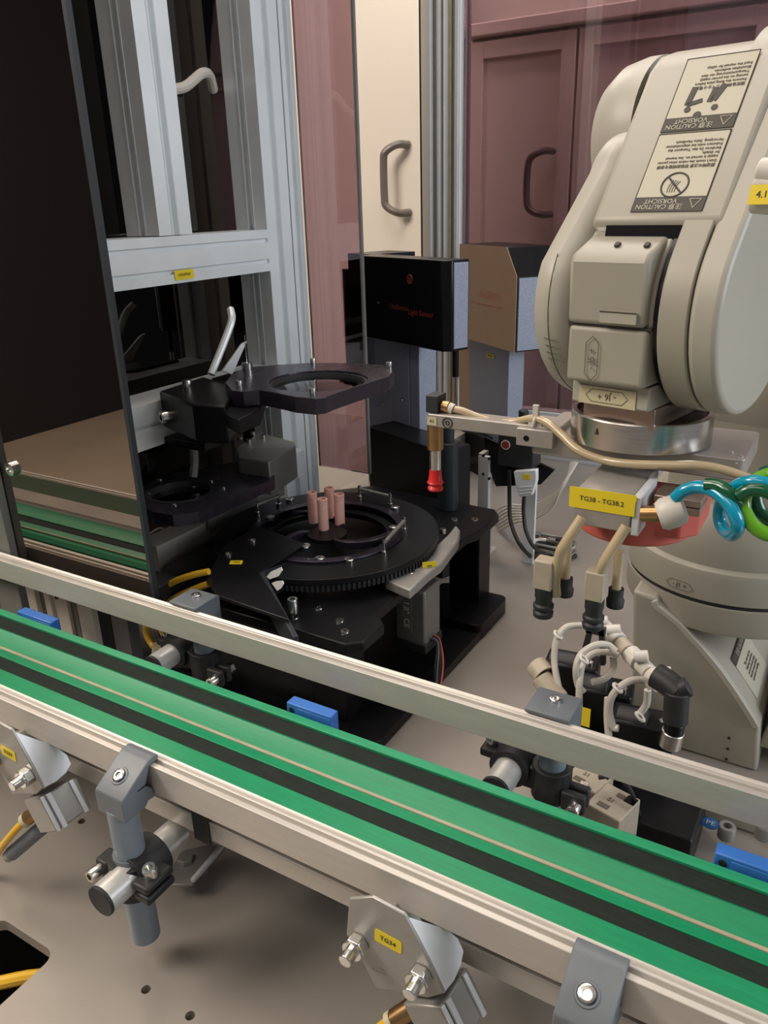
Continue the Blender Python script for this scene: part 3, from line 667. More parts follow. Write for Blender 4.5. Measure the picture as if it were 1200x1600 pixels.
for (px, py) in ((356,867),(394,846),(421,811),(478,856)):
    p = P(px,py,z=zc); bolt(cvr,(p.x,p.y,zc-0.0005),(0,0,1),0.0055,0.003,'steel','screw')
p = P(394,826,z=ZD+0.01)
G().lathe([(0,0),(0.026,0),(0.026,0.012),(0.02,0.015),(0,0.015)],(p.x,p.y,ZP+0.020),(0,0,1),32).done('bearing_cap','black',cvr,bevel=0.001)
# rotary motor with grey mount at the front right of the stand
mm = thing('drive_motor','grey stepper motor hanging from a silver mounting bracket at the disc edge','motor',(-0.45,0.82,0.03))
ZM = 0.172
mp = [P(*q_,z=ZM) for q_ in ((600,905),(640,893),(660,872),(700,835),(712,820),(719,828),(716,845),(690,880),(672,893),(640,922))]
G().prism([(p.x,p.y) for p in mp],'z',ZM-0.014,ZM).done('mounting_bracket','alu_mid',mm,bevel=0.002)
for (px, py) in ((648,886),(640,893)):
    p = P(px,py,z=ZM); bolt(mm,(p.x,p.y,ZM-0.003),(0,0,1),0.007,0.0035,'steel')
p = P(692,833,z=ZM); bolt(mm,(p.x,p.y,ZM),(0,0,1),0.0045,0.007)
p = P(671,888,z=ZM-0.004); sticker((p.x+0.002,p.y-0.004,ZM-0.001),Vector((0.75,0.66,0)),(0,0,1),0.019,0.018,'yellow',mm,'M4\nM2',0.005,'ink')
pm = P(655,930,z=0.12)
cx, cy = -0.462, 0.845
G().bb(cx-0.024,cx+0.022,cy-0.024,cy+0.022,0.055,0.139).done('motor_body','alu_dark',mm,bevel=0.003)
G().bb(cx-0.026,cx+0.024,cy-0.026,cy+0.024,0.045,0.060).done('motor_flange','black_matt',mm,bevel=0.002)
sticker((cx-0.006,cy-0.0245,0.100),(0,0,-1),(1,0,0),0.055,0.016,'alu_dark',mm,'1.8°  CE',0.012,'cream_ink',name='rating_plate')
for k in range(4):
    w = G(); w.tube([(cx+0.022,cy-0.01+0.004*k,0.062),(cx+0.034,cy-0.012+0.003*k,0.058),(cx+0.04+0.004*k,cy-0.03,0.035),(cx+0.045+0.004*k,cy-0.05-0.006*k,0.010),(cx+0.02,cy-0.10,0.004+0.0*k)],0.0013,6)
    w.done('motor_wire',('black_matt','grey','black_matt','redblk')[k],mm)

# ---- upper magnifier plate and its arm
ZL = 0.405
lf = thing('magnifier_plate','black plate with a round glass lens above the rotary disc','lens',(-0.58,0.835,ZL-0.02))
lc = P(497,594,z=ZL); RL = 0.0655
def poly_z(ps): return [(p.x,p.y) for p in ps]
lp_ = [P(*q_,z=ZL) for q_ in ((352,598),(362,585),(385,574),(430,570),(480,567),(545,567),(596,570),(610,573),(616,579),(608,588),(560,603),(520,616),(508,621),(492,623),(460,620),(428,613),(405,609),(380,612),(362,610))]
outer = G().prism(poly_z(lp_),'z',ZL-0.020,ZL).done('lens_plate','violet',lf,bevel=0.0)
ct = G().cyl((lc.x,lc.y,ZL-0.06),(lc.x,lc.y,ZL+0.06),RL,n=64).done('cutter','violet')
for v in ct.data.vertices: pass
cut_off = OFF[outer.name]
cut(outer,[ct]); bv = outer.modifiers.new('bevel','BEVEL'); bv.width = 0.001; bv.segments = 2; bv.limit_method = 'ANGLE'; bv.angle_limit = math.radians(38)
G().pipe((lc.x,lc.y,ZL-0.012),(lc.x,lc.y,ZL-0.003),RL,RL-0.004,64).done('lens_ring','black_matt',lf)
G().lathe([(0,ZL-0.013),(RL-0.004,ZL-0.0095),(RL-0.004,ZL-0.008),(0.03,ZL-0.0045),(0,ZL-0.003)],(lc.x,lc.y,0),(0,0,1),64,caps=False).done('lens','lens',lf)
for (px, py) in ((489,568),(608,574),(489,616),(374,604),(390,575)):
    p = P(px,py,z=ZL); bolt(lf,(p.x,p.y,ZL),(0,0,1),0.0042,0.008)
# arm
ar = [P(*q_,z=ZL-0.012) for q_ in ((305,612),(380,583),(400,600),(392,625),(370,648),(350,655))]
am = thing('lens_arm','black clamp arm joining the magnifier plate to the tower, with socket screws','bracket',(-0.72,0.80,0.33))
za = ZL-0.020
G().prism(poly_z([P(*q_,z=za) for q_ in ((330,590),(395,572),(420,600),(405,640),(372,655),(345,640))]),'z',za-0.020,za-0.0005).done('arm_plate','black',am,bevel=0.002)
zb_ = za-0.005
blk = [P(*q_,z=zb_) for q_ in ((246,612),(300,600),(350,610),(368,640),(262,655))]
o1 = P(250,612,z=za); 
zb2 = ZL-0.013
tp4 = [P(*q_,z=zb2) for q_ in ((248,611),(300,632),(352,634),(372,606),(318,588))]
G().prism(poly_z(tp4),'z',zb2-0.050,zb2).done('clamp_block','black',am,bevel=0.003)
q0, q1 = tp4[0], tp4[1]
dq = (Vector((q1.x,q1.y,0))-Vector((q0.x,q0.y,0))).normalized(); nq = Vector((dq.y,-dq.x,0))
za = zb2
cc = Vector((q0.x,q0.y,za-0.030))+dq*0.026
bolt(am,cc,nq,0.0085,0.012)
p = P(293,607,z=za); bolt(am,(p.x,p.y,za),(0,0,1),0.0065,0.012)
p = P(387,580,z=ZL); 
g = G(); g.cyl((p.x,p.y,ZL),(p.x,p.y,ZL+0.012),0.0075,n=20); g.cyl((p.x,p.y,ZL+0.012),(p.x,p.y,ZL+0.05),0.0006,n=8); g.done('pivot_post','steel',am)
p = P(362,640,z=za-0.02); G().cyl((p.x,p.y,za-0.045),(p.x,p.y,za-0.018),0.0085,n=24).done('dowel','steel_br',am)
# rear support arm of the lens from the tower beam
G().bb(XT,XT+0.075,0.74,0.80,za-0.075,za-0.062).done('rear_bracket','black',am,bevel=0.002)

# ---- lower ring light plate
ZR = 0.262
rl = thing('ring_plate','black plate with an open lens ring, lower left beside the door edge','lens',(-0.76,0.72,ZR-0.02))
rc = P(281,768,z=ZR)
pp = [P(*q_,z=ZR) for q_ in ((222,790),(222,762),(250,742),(300,735),(365,722),(425,722),(430,735),(428,748),(395,762),(345,785),(310,800),(270,805),(240,800))]
o_ = G().prism(poly_z(pp),'z',ZR-0.016,ZR).done('ring_plate_body','violet',rl)
ct = G().cyl((rc.x,rc.y,ZR-0.06),(rc.x,rc.y,ZR+0.06),0.046,n=56).done('cutter','violet'); cut(o_,[ct])
G().pipe((rc.x,rc.y,ZR-0.014),(rc.x,rc.y,ZR+0.001),0.046,0.041,56).done('lens_ring','black_matt',rl)
G().lathe([(0,ZR-0.010),(0.041,ZR-0.010),(0.041,ZR-0.008),(0,ZR-0.006)],(rc.x,rc.y,0),(0,0,1),48,caps=False).done('lens','lens',rl)
for (px, py) in ((330,752),(349,763),(250,750),(273,789),(232,772),(303,762)):
    p = P(px,py,z=ZR); bolt(rl,(p.x,p.y,ZR),(0,0,1),0.003,0.0015,'steel','screw')
# linear actuator block on the tower (behind ring plate)
ac = thing('linear_actuator','dark grey actuator block with four screws in front of the tower post','actuator',(-0.77,0.97,0.20))
zk = 0.285
G().prism(poly_z([P(368,700,z=zk),P(372,715,z=zk),P(420,722,z=zk),P(462,697,z=zk),P(460,690,z=zk),P(405,675,z=zk)]),'z',zk-0.05,zk).done('body','alu_dark',ac,bevel=0.002)
G().bb(XT+0.001,XT+0.02,0.90,1.03,0.19,0.235).done('slide','alu_white',ac,bevel=0.001)
for (px, py) in ((375,688),(389,692),(411,685),(395,680)):
    p = P(px,py,z=zk); bolt(ac,(p.x,p.y,zk),(0,0,1),0.0045,0.006)
sticker(P(455,693,x=-0.785),Y,Z,0.012,0.008,'yellow',ac)
gd = G(); gd.slab([P(390,768,z=0.20),P(445,760,z=0.20),P(445,768,z=0.19),P(390,800,z=0.17),P(340,845,z=0.165),P(335,825,z=0.17)],(0,0,-0.004)) if False else gd.bb(XT+0.002,XT+0.006,0.80,0.985,0.165,0.205)
tag(gd.done('guard_strip','alu_dark'),'dark grey sheet strip standing behind the rotary disc','plate')

# ---- cables at the tower
w = G(); w.tube([P(270,140,x=-0.84),P(290,135,x=-0.84),P(315,115,x=-0.84),P(327,118,x=-0.85),P(333,140,x=-0.87)],0.0068)
tag(w.done('white_cable','wire'),'white cable looping out between the tower posts near the top','cable')
w = G(); w.tube([P(360,483,x=-0.80),P(362,500,x=-0.79),P(352,530,x=-0.79),P(330,585,x=-0.79)],0.0055)
tag(w.done('grey_cable','alu_cool'),'light grey cable running down in front of the tower to the lens arm','cable')
w = G(); w.slab([P(383,533,x=-0.795),P(376,537,x=-0.795),P(345,580,x=-0.795),P(360,585,x=-0.795)],(0.004,0,0))
tag(w.done('angle_bracket','alu_cool',bevel=0.0005),'thin angled metal bracket beside the light grey tower cable','bracket')
w = G(); w.tube([P(302,690,x=-0.78),P(304,720,x=-0.78),P(302,745,x=-0.78)],0.006)
tag(w.done('grey_hose','alu_dark'),'grey hose hanging between the lens arm and the ring plate','hose')
w = G(); w.tube([P(232,836,z=0.165),P(250,826,z=0.17),P(262,832,z=0.17),P(266,845,z=0.165)],0.0022)
tag(w.done('thin_white_cable','wire'),'thin white cable loop below the ring plate','cable')
w = G(); w.tube([P(246,815,z=0.20),P(262,800,z=0.21),P(290,775,z=0.22),P(305,768,z=0.22)],0.0024)
tag(w.done('thin_white_cable','wire'),'thin white cable seen through the lower lens ring','cable')
# yellow pneumatic tubes
for (pl, lb) in ((((326,893),(300,899),(270,910),(244,930),(232,955),(228,985),(236,1005),(247,1015)),'upper yellow air tube curving from the drive cover over the back rail'),(((326,912),(300,922),(270,937),(255,955),(252,980),(258,995),(262,1005)),'lower yellow air tube curving from the drive cover behind the back rail')):
    pts = []
    for i, q_ in enumerate(pl):
        t = i/(len(pl)-1); pts.append(P(*q_,y=0.636-0.030*t))
    w = G(); w.tube(pts,0.0042)
    tag(w.done('yellow_air_tube','yhose'),lb,'air tube')
ft = thing('air_fitting','two-port air fitting at the lower ends of the yellow tubes','fitting',P(250,1030,y=0.61))
G().cyl(P(247,1010,y=0.61),P(244,1045,y=0.61),0.0075,n=18).done('fitting_body','alu_white',ft)
G().cyl(P(263,1000,y=0.612),P(262,1012,y=0.612),0.007,n=18).done('fitting_port','lab_yel2',ft)
G().cyl(P(248,1008,y=0.609),P(248,1018,y=0.609),0.0078,n=18).done('fitting_port','lab_yel2',ft)

# ================================================================== LIGHT SENSORS
def sensor_unit(F, w, d, z0, z1, name, label, facem, yoff=0.0):
    t = thing(name,label,'sensor',F.o,math.degrees(F.yaw))
    return t
F1 = Frame((-0.585,1.16,0.0),-23.3)
s1 = thing('thickness_sensor','black light sensor box with red print on a column behind the magnifier','sensor',F1.o,-23.3)
a = F1.P(690,550,y=0.0); b_ = F1.P(690,407,y=0.0); c_ = F1.P(574,530,y=0.0)
xr, xl = a.x, c_.x-0.02; z0, z1 = a.z, b_.z
ch = 0.011
bdy = G().prism([(xl,0.0),(xr,0.0),(xr+ch,0.012),(xr+ch+0.001,0.048),(xl,0.048)],'z',z0,z1).done('housing','black_gloss',s1,True,bevel=0.002)
xr2 = xr+ch+0.0015
G().bb(xr2-0.0008,xr2+0.0012,0.015,0.045,z0+0.004,z1-0.004).done('side_panel','powder_lit',s1,True,bevel=0.001)  # light on the right face painted in as a paler slab
text('Thickness',0.0135,F1.P(622,480,y=-0.0006),X,Z,'redink',s1,True)
text('Light Sensor',0.0135,F1.P(657,490,y=-0.0006),X,Z,'redink',s1,True)
lg = F1.P(640,436,y=-0.0006)
G().ring(lg,(0,1,0),0.0072,0.0009,24,5).done('logo','redink',s1,True)
for k in range(3): G().ring(lg+Vector((0,0,0.002-0.0035*k)),(0,1,0),0.0035-0.0006*k,0.0007,16,5).done('logo','redink',s1,True)
bolt(s1,F1.P(592,473,y=0.0),(0,-1,0),0.0022,0.001,local=True)
cl = F1.P(578,560,y=0.03); cr = F1.P(640,600,y=0.03); cr2 = F1.P(655,600,y=0.03)
zt = F1.P(600,665,y=0.03).z
G().bb(cl.x-0.02,cr.x-0.0015,0.03,0.07,0.0,z0+0.01).done('column','powder_lit',s1,True,bevel=0.0015)
G().bb(cr.x+0.0015,cr2.x,0.03,0.07,0.0,z0+0.01).done('column','powder_lit',s1,True,bevel=0.0015)
for (px, py) in ((599,630),(630,624)):
    bolt(s1,F1.P(px,py,y=0.03),(0,-1,0),0.004,0.0015,local=True,name='screw')
bt = F1.P(592,672,y=-0.03).z; xr_ = F1.P(712,740,y=-0.03)
G().bb(F1.P(585,700,y=-0.03).x-0.02,F1.P(690,700,y=-0.03).x,-0.03,0.035,0.0,bt).done('base_box','black',s1,True,bevel=0.002)
# rear body behind the middle pane
G().bb(xl-0.08,xl-0.0,0.03,0.13,z0-0.12,z1).done('rear_housing','black_gloss',s1,True,bevel=0.001)
G().bb(xl-0.11,xl-0.08,0.035,0.125,z0-0.12,z1-0.03).done('rear_step','black_gloss',s1,True,bevel=0.001)
G().cyl((xr-0.0,0.03,z0-0.045),(xr-0.0,0.03,z0),0.0055,n=16).done('probe','black_gloss',s1,True)
G().cyl((xr+0.002,0.032,z0-0.10),(xr+0.002,0.032,z0-0.045),0.0045,n=16).done('probe_tip','steel',s1,True)
# dark cylinder in front right
p = P(705,795,z=0.155); 
cyo = thing('support_column','dark slate round column standing on the rear corner of the stand plate','column',(p.x,p.y,ZP))
G().cyl((p.x-0.006,p.y,ZP),(p.x-0.006,p.y,P(700,690,y=p.y).z),0.0165,n=36).done('lower_cylinder','slate',cyo,bevel=0.001)
G().cyl((p.x-0.006,p.y,P(700,690,y=p.y).z),(p.x-0.006,p.y,P(700,660,y=p.y).z),0.010,n=28).done('upper_rod','slate',cyo)
# second sensor
F2 = Frame((-0.72,1.645,0.0),-37)
s2 = thing('second_light_sensor','tan-faced light sensor box with sloping black top, left of the robot wrist','sensor',F2.o,-37)
a = F2.P(805,551,y=0.0); b_ = F2.P(805,432,y=0.0); l_ = F2.P(719,525,y=0.0); tp = F2.P(790,388,y=0.0)
z0, zmid = a.z, b_.z; zt2 = F2.P(720,381,y=0.0).z; xr = a.x; xl = l_.x-0.004
dsz = 0.10
slant = xr-F2.P(793,388,y=0.0).x
G().prism([(xl,z0),(xr-0.0015,z0),(xr-0.0015,zmid),(xr-slant-0.0015,zt2),(xl,zt2)],'y',-0.0012,0.0).done('face_panel','sensorface',s2,True)
G().prism([(xl,z0),(xr,z0),(xr,zmid),(xr-slant,zt2),(xl,zt2)],'y',0.0,dsz).done('housing','black',s2,True,bevel=0.001)
G().bb(xr,xr+0.001,0.004,dsz-0.003,z0+0.003,zmid-0.003).done('side_panel','powder_lit',s2,True)  # paler slab colours in the lit side of the box
lg = F2.P(727,460,y=-0.0014)
G().ring(lg,(0,1,0),0.009,0.0012,24,5).done('logo','redink2',s2,True)
G().slab([lg+Vector((-0.01,0,-0.012)),lg+Vector((0,0,-0.022)),lg+Vector((0.01,0,-0.012)),lg+Vector((0,0,-0.016))],(0,-0.0005,0)).done('logo','cream_ink',s2,True)
text('ANSEROS',0.022,F2.P(765,462,y=-0.0014),X,Z,'redink2',s2,True)
G().bb(F2.P(738,478,y=0).x,F2.P(785,480,y=0).x,-0.0018,-0.0012,lg.z-0.014,lg.z-0.0128).done('logo_line','redink2',s2,True)
c0 = F2.P(733,560,y=0.02); c1_ = F2.P(795,560,y=0.02)
G().bb(c0.x,c1_.x,0.02,0.06,0.0,z0).done('column','powder_lit',s2,True,bevel=0.0015)
sticker(F2.P(766,556,y=0.0195),X,Z,0.036,0.0095,'yellow',s2,'H204P007',0.005,'ink',True)
G().bb(F2.P(706,600,y=0.03).x,c0.x-0.002,0.03,0.05,0.0,z0+0.01).done('side_cover','sensorface',s2,True,bevel=0.001)
bz = F2.P(760,660,y=0.0).z
G().bb(F2.P(712,700,y=0.0).x-0.02,F2.P(757,740,y=0).x,0.0,0.10,0.0,F2.P(740,676,y=0).z).done('base_box','black',s2,True,bevel=0.002)

# ---- small camera on bracket, connectors
yb = P(763,868,z=0).y
bk = thing('sensor_bracket','light aluminium upright bracket plate with four screw holes beside the stand','bracket',(P(765,868,z=0).x,yb,0))
xL, xR = P(751,760,y=yb).x, P(768,760,y=yb).x
zt_ = P(758,706,y=yb).z
G().bb(xL,xL+0.009,yb-0.012,yb+0.03,0.0,zt_).done('upright','alu',bk,bevel=0.001)
G().bb(xL,xR,yb-0.013,yb-0.006,0.0,zt_-0.004).done('edge_flange','alu_white',bk,bevel=0.001)
G().bb(xL-0.045,xR,yb-0.014,yb+0.03,0.0,0.007).done('foot','alu',bk,bevel=0.001)
for (px, py) in ((755,712),(764,717),(755,741),(764,748)):
    p = P(px,py,y=yb-0.0131); G().cyl((p.x,yb-0.0136,p.z),(p.x,yb-0.010,p.z),0.0026,n=12).done('screw_hole','black_matt',bk)
cy_ = yb-0.01
sc = thing('inspection_camera','black box camera with round red emblem under the nozzle arm','camera',(P(800,720,y=cy_).x,cy_,P(800,740,y=cy_).z))
pA, pB = P(778,690,y=cy_-0.02), P(832,735,y=cy_-0.02)
G().bb(pA.x,pB.x,cy_-0.02,cy_+0.02,pB.z,pA.z+0.02).done('body','black_matt',sc,bevel=0.002)
pm_ = P(790,695,y=cy_-0.0206); 
G().lathe([(0.0085,0),(0.0085,0.0008)],(pm_.x,cy_-0.0204,pm_.z),(0,-1,0),24).done('emblem','cream_ink',sc)
G().lathe([(0.0068,0.0008),(0.0068,0.0012)],(pm_.x,cy_-0.0204,pm_.z),(0,-1,0),24).done('emblem_centre','redink',sc)
pt = [P(*q_,y=cy_+0.022) for q_ in ((757,683),(866,735),(845,757),(775,760),(757,712))]
G().slab(pt,(0,0.006,0)).done('mounting_plate','black',sc)
p0, p1 = P(818,640,y=cy_), P(818,668,y=cy_)
G().cyl(p1,p0,0.0085,n=20).done('antenna_cap','black_matt',sc,bevel=0.003)
cn = thing('plug_connector','silver D-shaped plug connector with yellow tag hanging below the camera','connector',P(820,770,y=cy_-0.03))
yq = cy_-0.032
pl = [P(*q_,y=yq) for q_ in ((802,737),(838,734),(838,752),(831,774),(812,777),(805,757))]
G().slab(pl,(0,0.012,0)).done('shell','alu_cool',cn,bevel=0.0015)
for k in range(3):
    a = P(812,762+5*k,y=yq-0.001); b_ = P(831,760+5*k,y=yq-0.001); G().tube([a,b_],0.0010,6,1).done('grip_rib','alu_white',cn)
sticker(P(823,745,y=yq-0.0003),X,Z,0.013,0.009,'yellow',cn,'1',0.005,'ink')
w = G(); w.tube([P(819,776,y=yq+0.006),P(818,800,y=yq+0.006),P(822,830,y=yq),P(835,855,y=yq-0.01),P(858,870,z=0.005)],0.0034); w.done('cable','black_matt',cn)
bk2 = G(); a = P(822,775,y=yb+0.01); bk2.bb(a.x,a.x+0.022,yb,yb+0.006,0.0,P(830,740,y=yb).z)
tag(bk2.done('connector_post','alu_cool',bevel=0.001),'flat silver upright strip behind the plug connector','bracket')
w = G(); w.tube([P(796,735,y=cy_-0.02),P(796,780,y=cy_-0.02),P(798,815,y=cy_-0.03),P(812,850,y=cy_-0.05),P(835,873,z=0.004),P(870,878,z=0.004),P(900,868,z=0.004)],0.0036)
tag(w.done('black_camera_cable','black_matt'),'black cable curving from the camera down onto the table','cable')
lbs = ['topmost','second from the top','third from the top','middle','third from the bottom','second from the bottom','lowest']
for i in range(7):
    w = G(); o = i*4.2; yy = 1.42-0.02*i
    w.tube([P(768+2*i,806+o*0.9,z=0.004),P(790+3*i,790+o,y=yy),P(830,790+o*0.9,y=yy),P(862,776+o*0.7,y=yy),P(884-i,754+o*0.3,y=yy),P(893+1.5*i,722,y=yy+0.03)],0.0026)
    tag(w.done('grey_floor_cable','wire'),'pale grey cable behind the plug connector, %s strand of the bundle'%lbs[i],'cable','loose grey cables on the table')
for i in range(6):
    w = G(); cxx = P(860,865,z=0); r = 0.030+0.006*(i%3); pts = []
    for k in range(9):
        a = k/8*math.pi*1.6+i*0.7; pts.append((cxx.x+r*math.cos(a)*1.1, cxx.y+0.7*r*math.sin(a), 0.005+0.004*i+0.002*math.sin(3*a)))
    w.tube(pts,0.0028,8,4)
    tag(w.done('coiled_cable',('wire','black_matt','alu_dark')[i%3]),'%s turn of the cable coil on the table below the plug connector'%('lowest pale','small black','thin dark grey','upper pale','upper black','topmost dark grey')[i],'cable','coiled cables near the camera')
tr = thing('terminal_strip','small metal terminal strip lying among the cables on the table','terminal',P(850,845,z=0))
for k in range(4):
    p = P(838+12*k,832+7*k,z=0.012); G().box((p.x,p.y,0.006),(0.018,0.014,0.012)).done('terminal',('alu_dark','steel','black_matt','steel')[k],tr,bevel=0.001)

# ================================================================== ROBOT
RF = Frame((-0.09,0.955,0.0),-12)
rb = thing('robot_arm','cream six-axis industrial robot arm bending over the table from the right','robot',RF.o,-12)
# base (world axes)  -> rotate into the local frame
def to_local(g):
    Rt = RF.R.transposed()
    for v in g.b.verts: v.co = Rt @ (v.co - RF.o)
    return g
yb0, yb1 = 0.84, 1.07
bx = P(984,1170,y=yb0).x; prof = [(bx,0.0),(P(990,912,y=yb0).x,0.196),(-0.150,0.192)]+[(p.x,p.z) for p in (P(1030,945,y=yb0),P(1065,972,y=yb0),P(1100,1010,y=yb0),P(1128,1044,y=yb0),P(1152,1078,y=yb0),P(1180,1122,y=yb0))]+[(P(1187,1135,y=yb0).x,P(1187,1135,y=yb0).z),(P(1183,1205,y=yb0).x,0.0)]
to_local(G().prism(prof,'y',yb0,yb1)).done('base_casting','robot',rb,True,bevel=0.004,seg=3)
cv0 = [(x_,z_) for x_, z_ in prof[2:-1]]
inner = [(x_-0.006,z_-0.004) for x_, z_ in reversed(cv0)]
to_local(G().prism(cv0+inner,'y',yb0-0.004,yb0+0.002)).done('edge_trim','robot_lt',rb,True,bevel=0.001)
to_local(G().bb(P(1093,1262,z=0.02).x,0.08,0.735,0.79,0.0,0.022)).done('foot_flange','robot',rb,True,bevel=0.004,seg=3)
to_local(G().prism([(P(1187,1135,y=yb0).x,0.02),(0.055,0.02),(0.055,0.05),(P(1187,1135,y=yb0).x+0.015,0.085)],'y',0.86,1.05)).done('cable_box','robot',rb,True,bevel=0.003)
for (px, py) in ((1137,1290),(1195,1290)):
    p = P(px,py,z=0.036); c = RF.loc((p.x,p.y,0.022)); bolt(rb,c,(0,0,1),0.0085,0.014,'alu_dark','foot_bolt',True)
p = P(1110,1286,z=0.023); c = RF.loc((p.x,p.y,0.0222)); G().cyl(c,c+Z*0.0006,0.0085,n=28).done('earth_sticker','bluesign',rb,True)
text('PE',0.009,c+Z*0.0010,(1,0.2,0),(-0.2,1,0),'cream_ink',rb,True)
for (px, py) in ((1139,1153),(1137,1170),(1135,1186)):
    p = P(px,py,y=yb0-0.0005); c = RF.loc(p); G().cyl(c,c+RF.R.transposed()@Vector((0,-0.0008,0)),0.0016,n=10).done('pin_hole','black_matt',rb,True)
# caution label on sloped front
# rotating waist
G().lathe([(0.118,0.165),(0.1195,0.17),(0.1195,0.1975),(0.116,0.1985)],(0,0,0),(0,0,1),72).done('waist_ring','robot',rb,True)
G().lathe([(0.1175,0.1985),(0.1175,0.2025)],(0,0,0),(0,0,1),72).done('waist_seam','black_matt',rb,True)
G().lathe([(0.1165,0.2025),(0.1195,0.2035),(0.1195,0.232),(0.1175,0.238),(0.112,0.2415),(0.112,0.256),(0.106,0.278),(0.098,0.295),(0.090,0.305),(0.0,0.305)],(0,0,0),(0,0,1),72).done('shoulder_dome','robot',rb,True,bevel=0.0)
# waist direction marker
def marker(c, xd, yd, s, tcol='ink_lt', w=0.034, h=0.0095, plate=None, txt='- J1 +'):
    B = basis(xd, yd); g = G(); z = B.col[2]; c = Vector(c)
    if plate: sticker(c-z*0.0002,xd,yd,w*1.35,h*1.45,plate,rb,None,local=True,name='marker_plate',th=0.0005)
    c = c+z*0.0004
    pts = [(-w/2+h*0.5,h/2),(w/2-h*0.5,h/2),(w/2,0),(w/2-h*0.5,-h/2),(-w/2+h*0.5,-h/2),(-w/2,0)]
    for i in range(6):
        a = c+B@Vector((*pts[i],0)); b_ = c+B@Vector((*pts[(i+1)%6],0)); g.tube([a,b_],0.00028,5,1)
    g.done('axis_arrow','ink_lt',rb,True)
    text(txt,h*0.72,c+z*0.0002,xd,yd,'ink_lt',rb,True,name='axis_text')
cpt = RF.P(1078,933,y=-0.11); 
ang = math.atan2(cpt.y,cpt.x); ang = math.radians(-97)
marker((0.1197*math.cos(ang),0.1197*math.sin(ang),0.214),(-math.sin(ang),math.cos(ang),0),(0,0,1),1,w=0.032,h=0.010)
# shoulder housing and upper arm
G().prism(rrect(-0.070,0.085,-0.075,0.085,0.035,6),'z',0.30,0.44).done('shoulder_housing','robot',rb,True,bevel=0.006,seg=3)
def capsule(p, q_, r0, r1, n=16):
    p = Vector(p); q_ = Vector(q_); d = (q_-p); a = math.atan2(d.y,d.x); L_ = d.length; out = []
    for i in range(n+1):
        t = a+math.pi/2+math.pi*i/n; out.append((p.x+r0*math.cos(t), p.y+r0*math.sin(t)))
    for i in range(n+1):
        t = a-math.pi/2+math.pi*i/n; out.append((q_.x+r1*math.cos(t), q_.y+r1*math.sin(t)))
    return out
J5 = (-0.288,0.540); EL = (-0.190,0.672)
G().prism(capsule((0.0,0.42),(EL[0]+0.02,EL[1]-0.01),0.072,0.060),'x',0.095,0.165).done('upper_arm','robot',rb,True,bevel=0.01,seg=3)
G().prism(capsule((0.0,0.42),(0.001,0.42),0.080,0.080),'x',-0.085,0.095).done('shoulder_joint','robot',rb,True,bevel=0.008,seg=3)
# elbow left cover
el = RF.P(975,222,x=-0.092); EY, EZ = el.y, el.z
G().lathe([(0.0,-0.104),(0.036,-0.103),(0.052,-0.097),(0.062,-0.084),(0.066,-0.066),(0.066,-0.054)],(0,EY,EZ),(1,0,0),56).done('elbow_cover','robot_lt',rb,True)
G().lathe([(0.060,-0.056),(0.061,0.06)],(0,EY,EZ),(1,0,0),48).done('elbow_core','black_gloss',rb,True)
# forearm slab
ph = math.radians(55); E_ = Vector((0,math.cos(ph),math.sin(ph))); N_ = Vector((0,-math.sin(ph),math.cos(ph)))
B0 = Vector((0,J5[0],J5[1]))+N_*0.075      # point on the front face
def fa(v, n=0.0): q_ = B0+E_*v+N_*n; return (q_.y,q_.z)
fprof = [fa(0.021,-0.004),fa(0.023,0.0),fa(0.155,0.0),fa(0.172,-0.006),fa(0.190,-0.022),fa(0.205,-0.05),fa(0.205,-0.09),fa(0.18,-0.125),fa(0.05,-0.125),fa(0.02,-0.10),fa(0.015,-0.05)]
G().prism(fprof,'x',-0.033,0.068).done('forearm','robot',rb,True,bevel=0.005,seg=3)
G().prism([fa(0.165,-0.010),fa(0.172,-0.012),fa(0.125,-0.045),fa(0.118,-0.040)],'x',-0.0345,-0.0325).done('elbow_gap','black_gloss',rb,True)
# cheeks
ck = capsule((J5[0],J5[1]),(J5[0]+E_.y*0.088+N_.y*0.012,J5[1]+E_.z*0.088+N_.z*0.012),0.080,0.050,20)
G().prism(ck,'x',-0.067,-0.031).done('left_cheek','robot_lt',rb,True,bevel=0.016,seg=5)
G().prism(capsule((J5[0],J5[1]),(J5[0]+0.001,J5[1]),0.062,0.062,20),'x',-0.0685,-0.05).done('cheek_cap','robot_lt',rb,True,bevel=0.002)
r5 = 0.079; c5 = (J5[0]-N_.y*0.0045,J5[1]-N_.z*0.0045)
G().prism(capsule(c5,(c5[0]+E_.y*0.15,c5[1]+E_.z*0.15),r5,r5-0.0008,28),'x',0.0395,0.0612).done('right_cheek','robot',rb,True,bevel=0.0012,seg=2)
G().prism(capsule(c5,(c5[0]+E_.y*0.165,c5[1]+E_.z*0.165),r5,r5-0.004,28),'x',0.0616,0.083).done('right_cover','robot_lt',rb,True,bevel=0.0045,seg=3)
G().prism(capsule(c5,(c5[0]+0.001,c5[1]),0.0745,0.0745,28),'x',0.0345,0.0394).done('cheek_gap','black_gloss',rb,True)  # black disc painted in for the deep shadow between cheek and wrist
g = G(); pr = [(J5[0]+0.0800*math.cos(a),J5[1]+0.0800*math.sin(a)) for a in [math.radians(150+6*k) for k in range(20)]]
g.tube([(-0.0475,y_,z_) for y_, z_ in pr],0.0004,5,2); g.done('cheek_seam','ink_lt',rb,True)
for k in range(4):
    a = math.radians(197+4.5*k); g = G(); rr_ = 0.0803; g.tube([(-0.052,J5[0]+rr_*math.cos(a),J5[1]+rr_*math.sin(a)),(-0.038,J5[0]+rr_*math.cos(a+0.03),J5[1]+rr_*math.sin(a+0.03))],0.0003,4,1); g.done('scratch','ink_lt',rb,True)
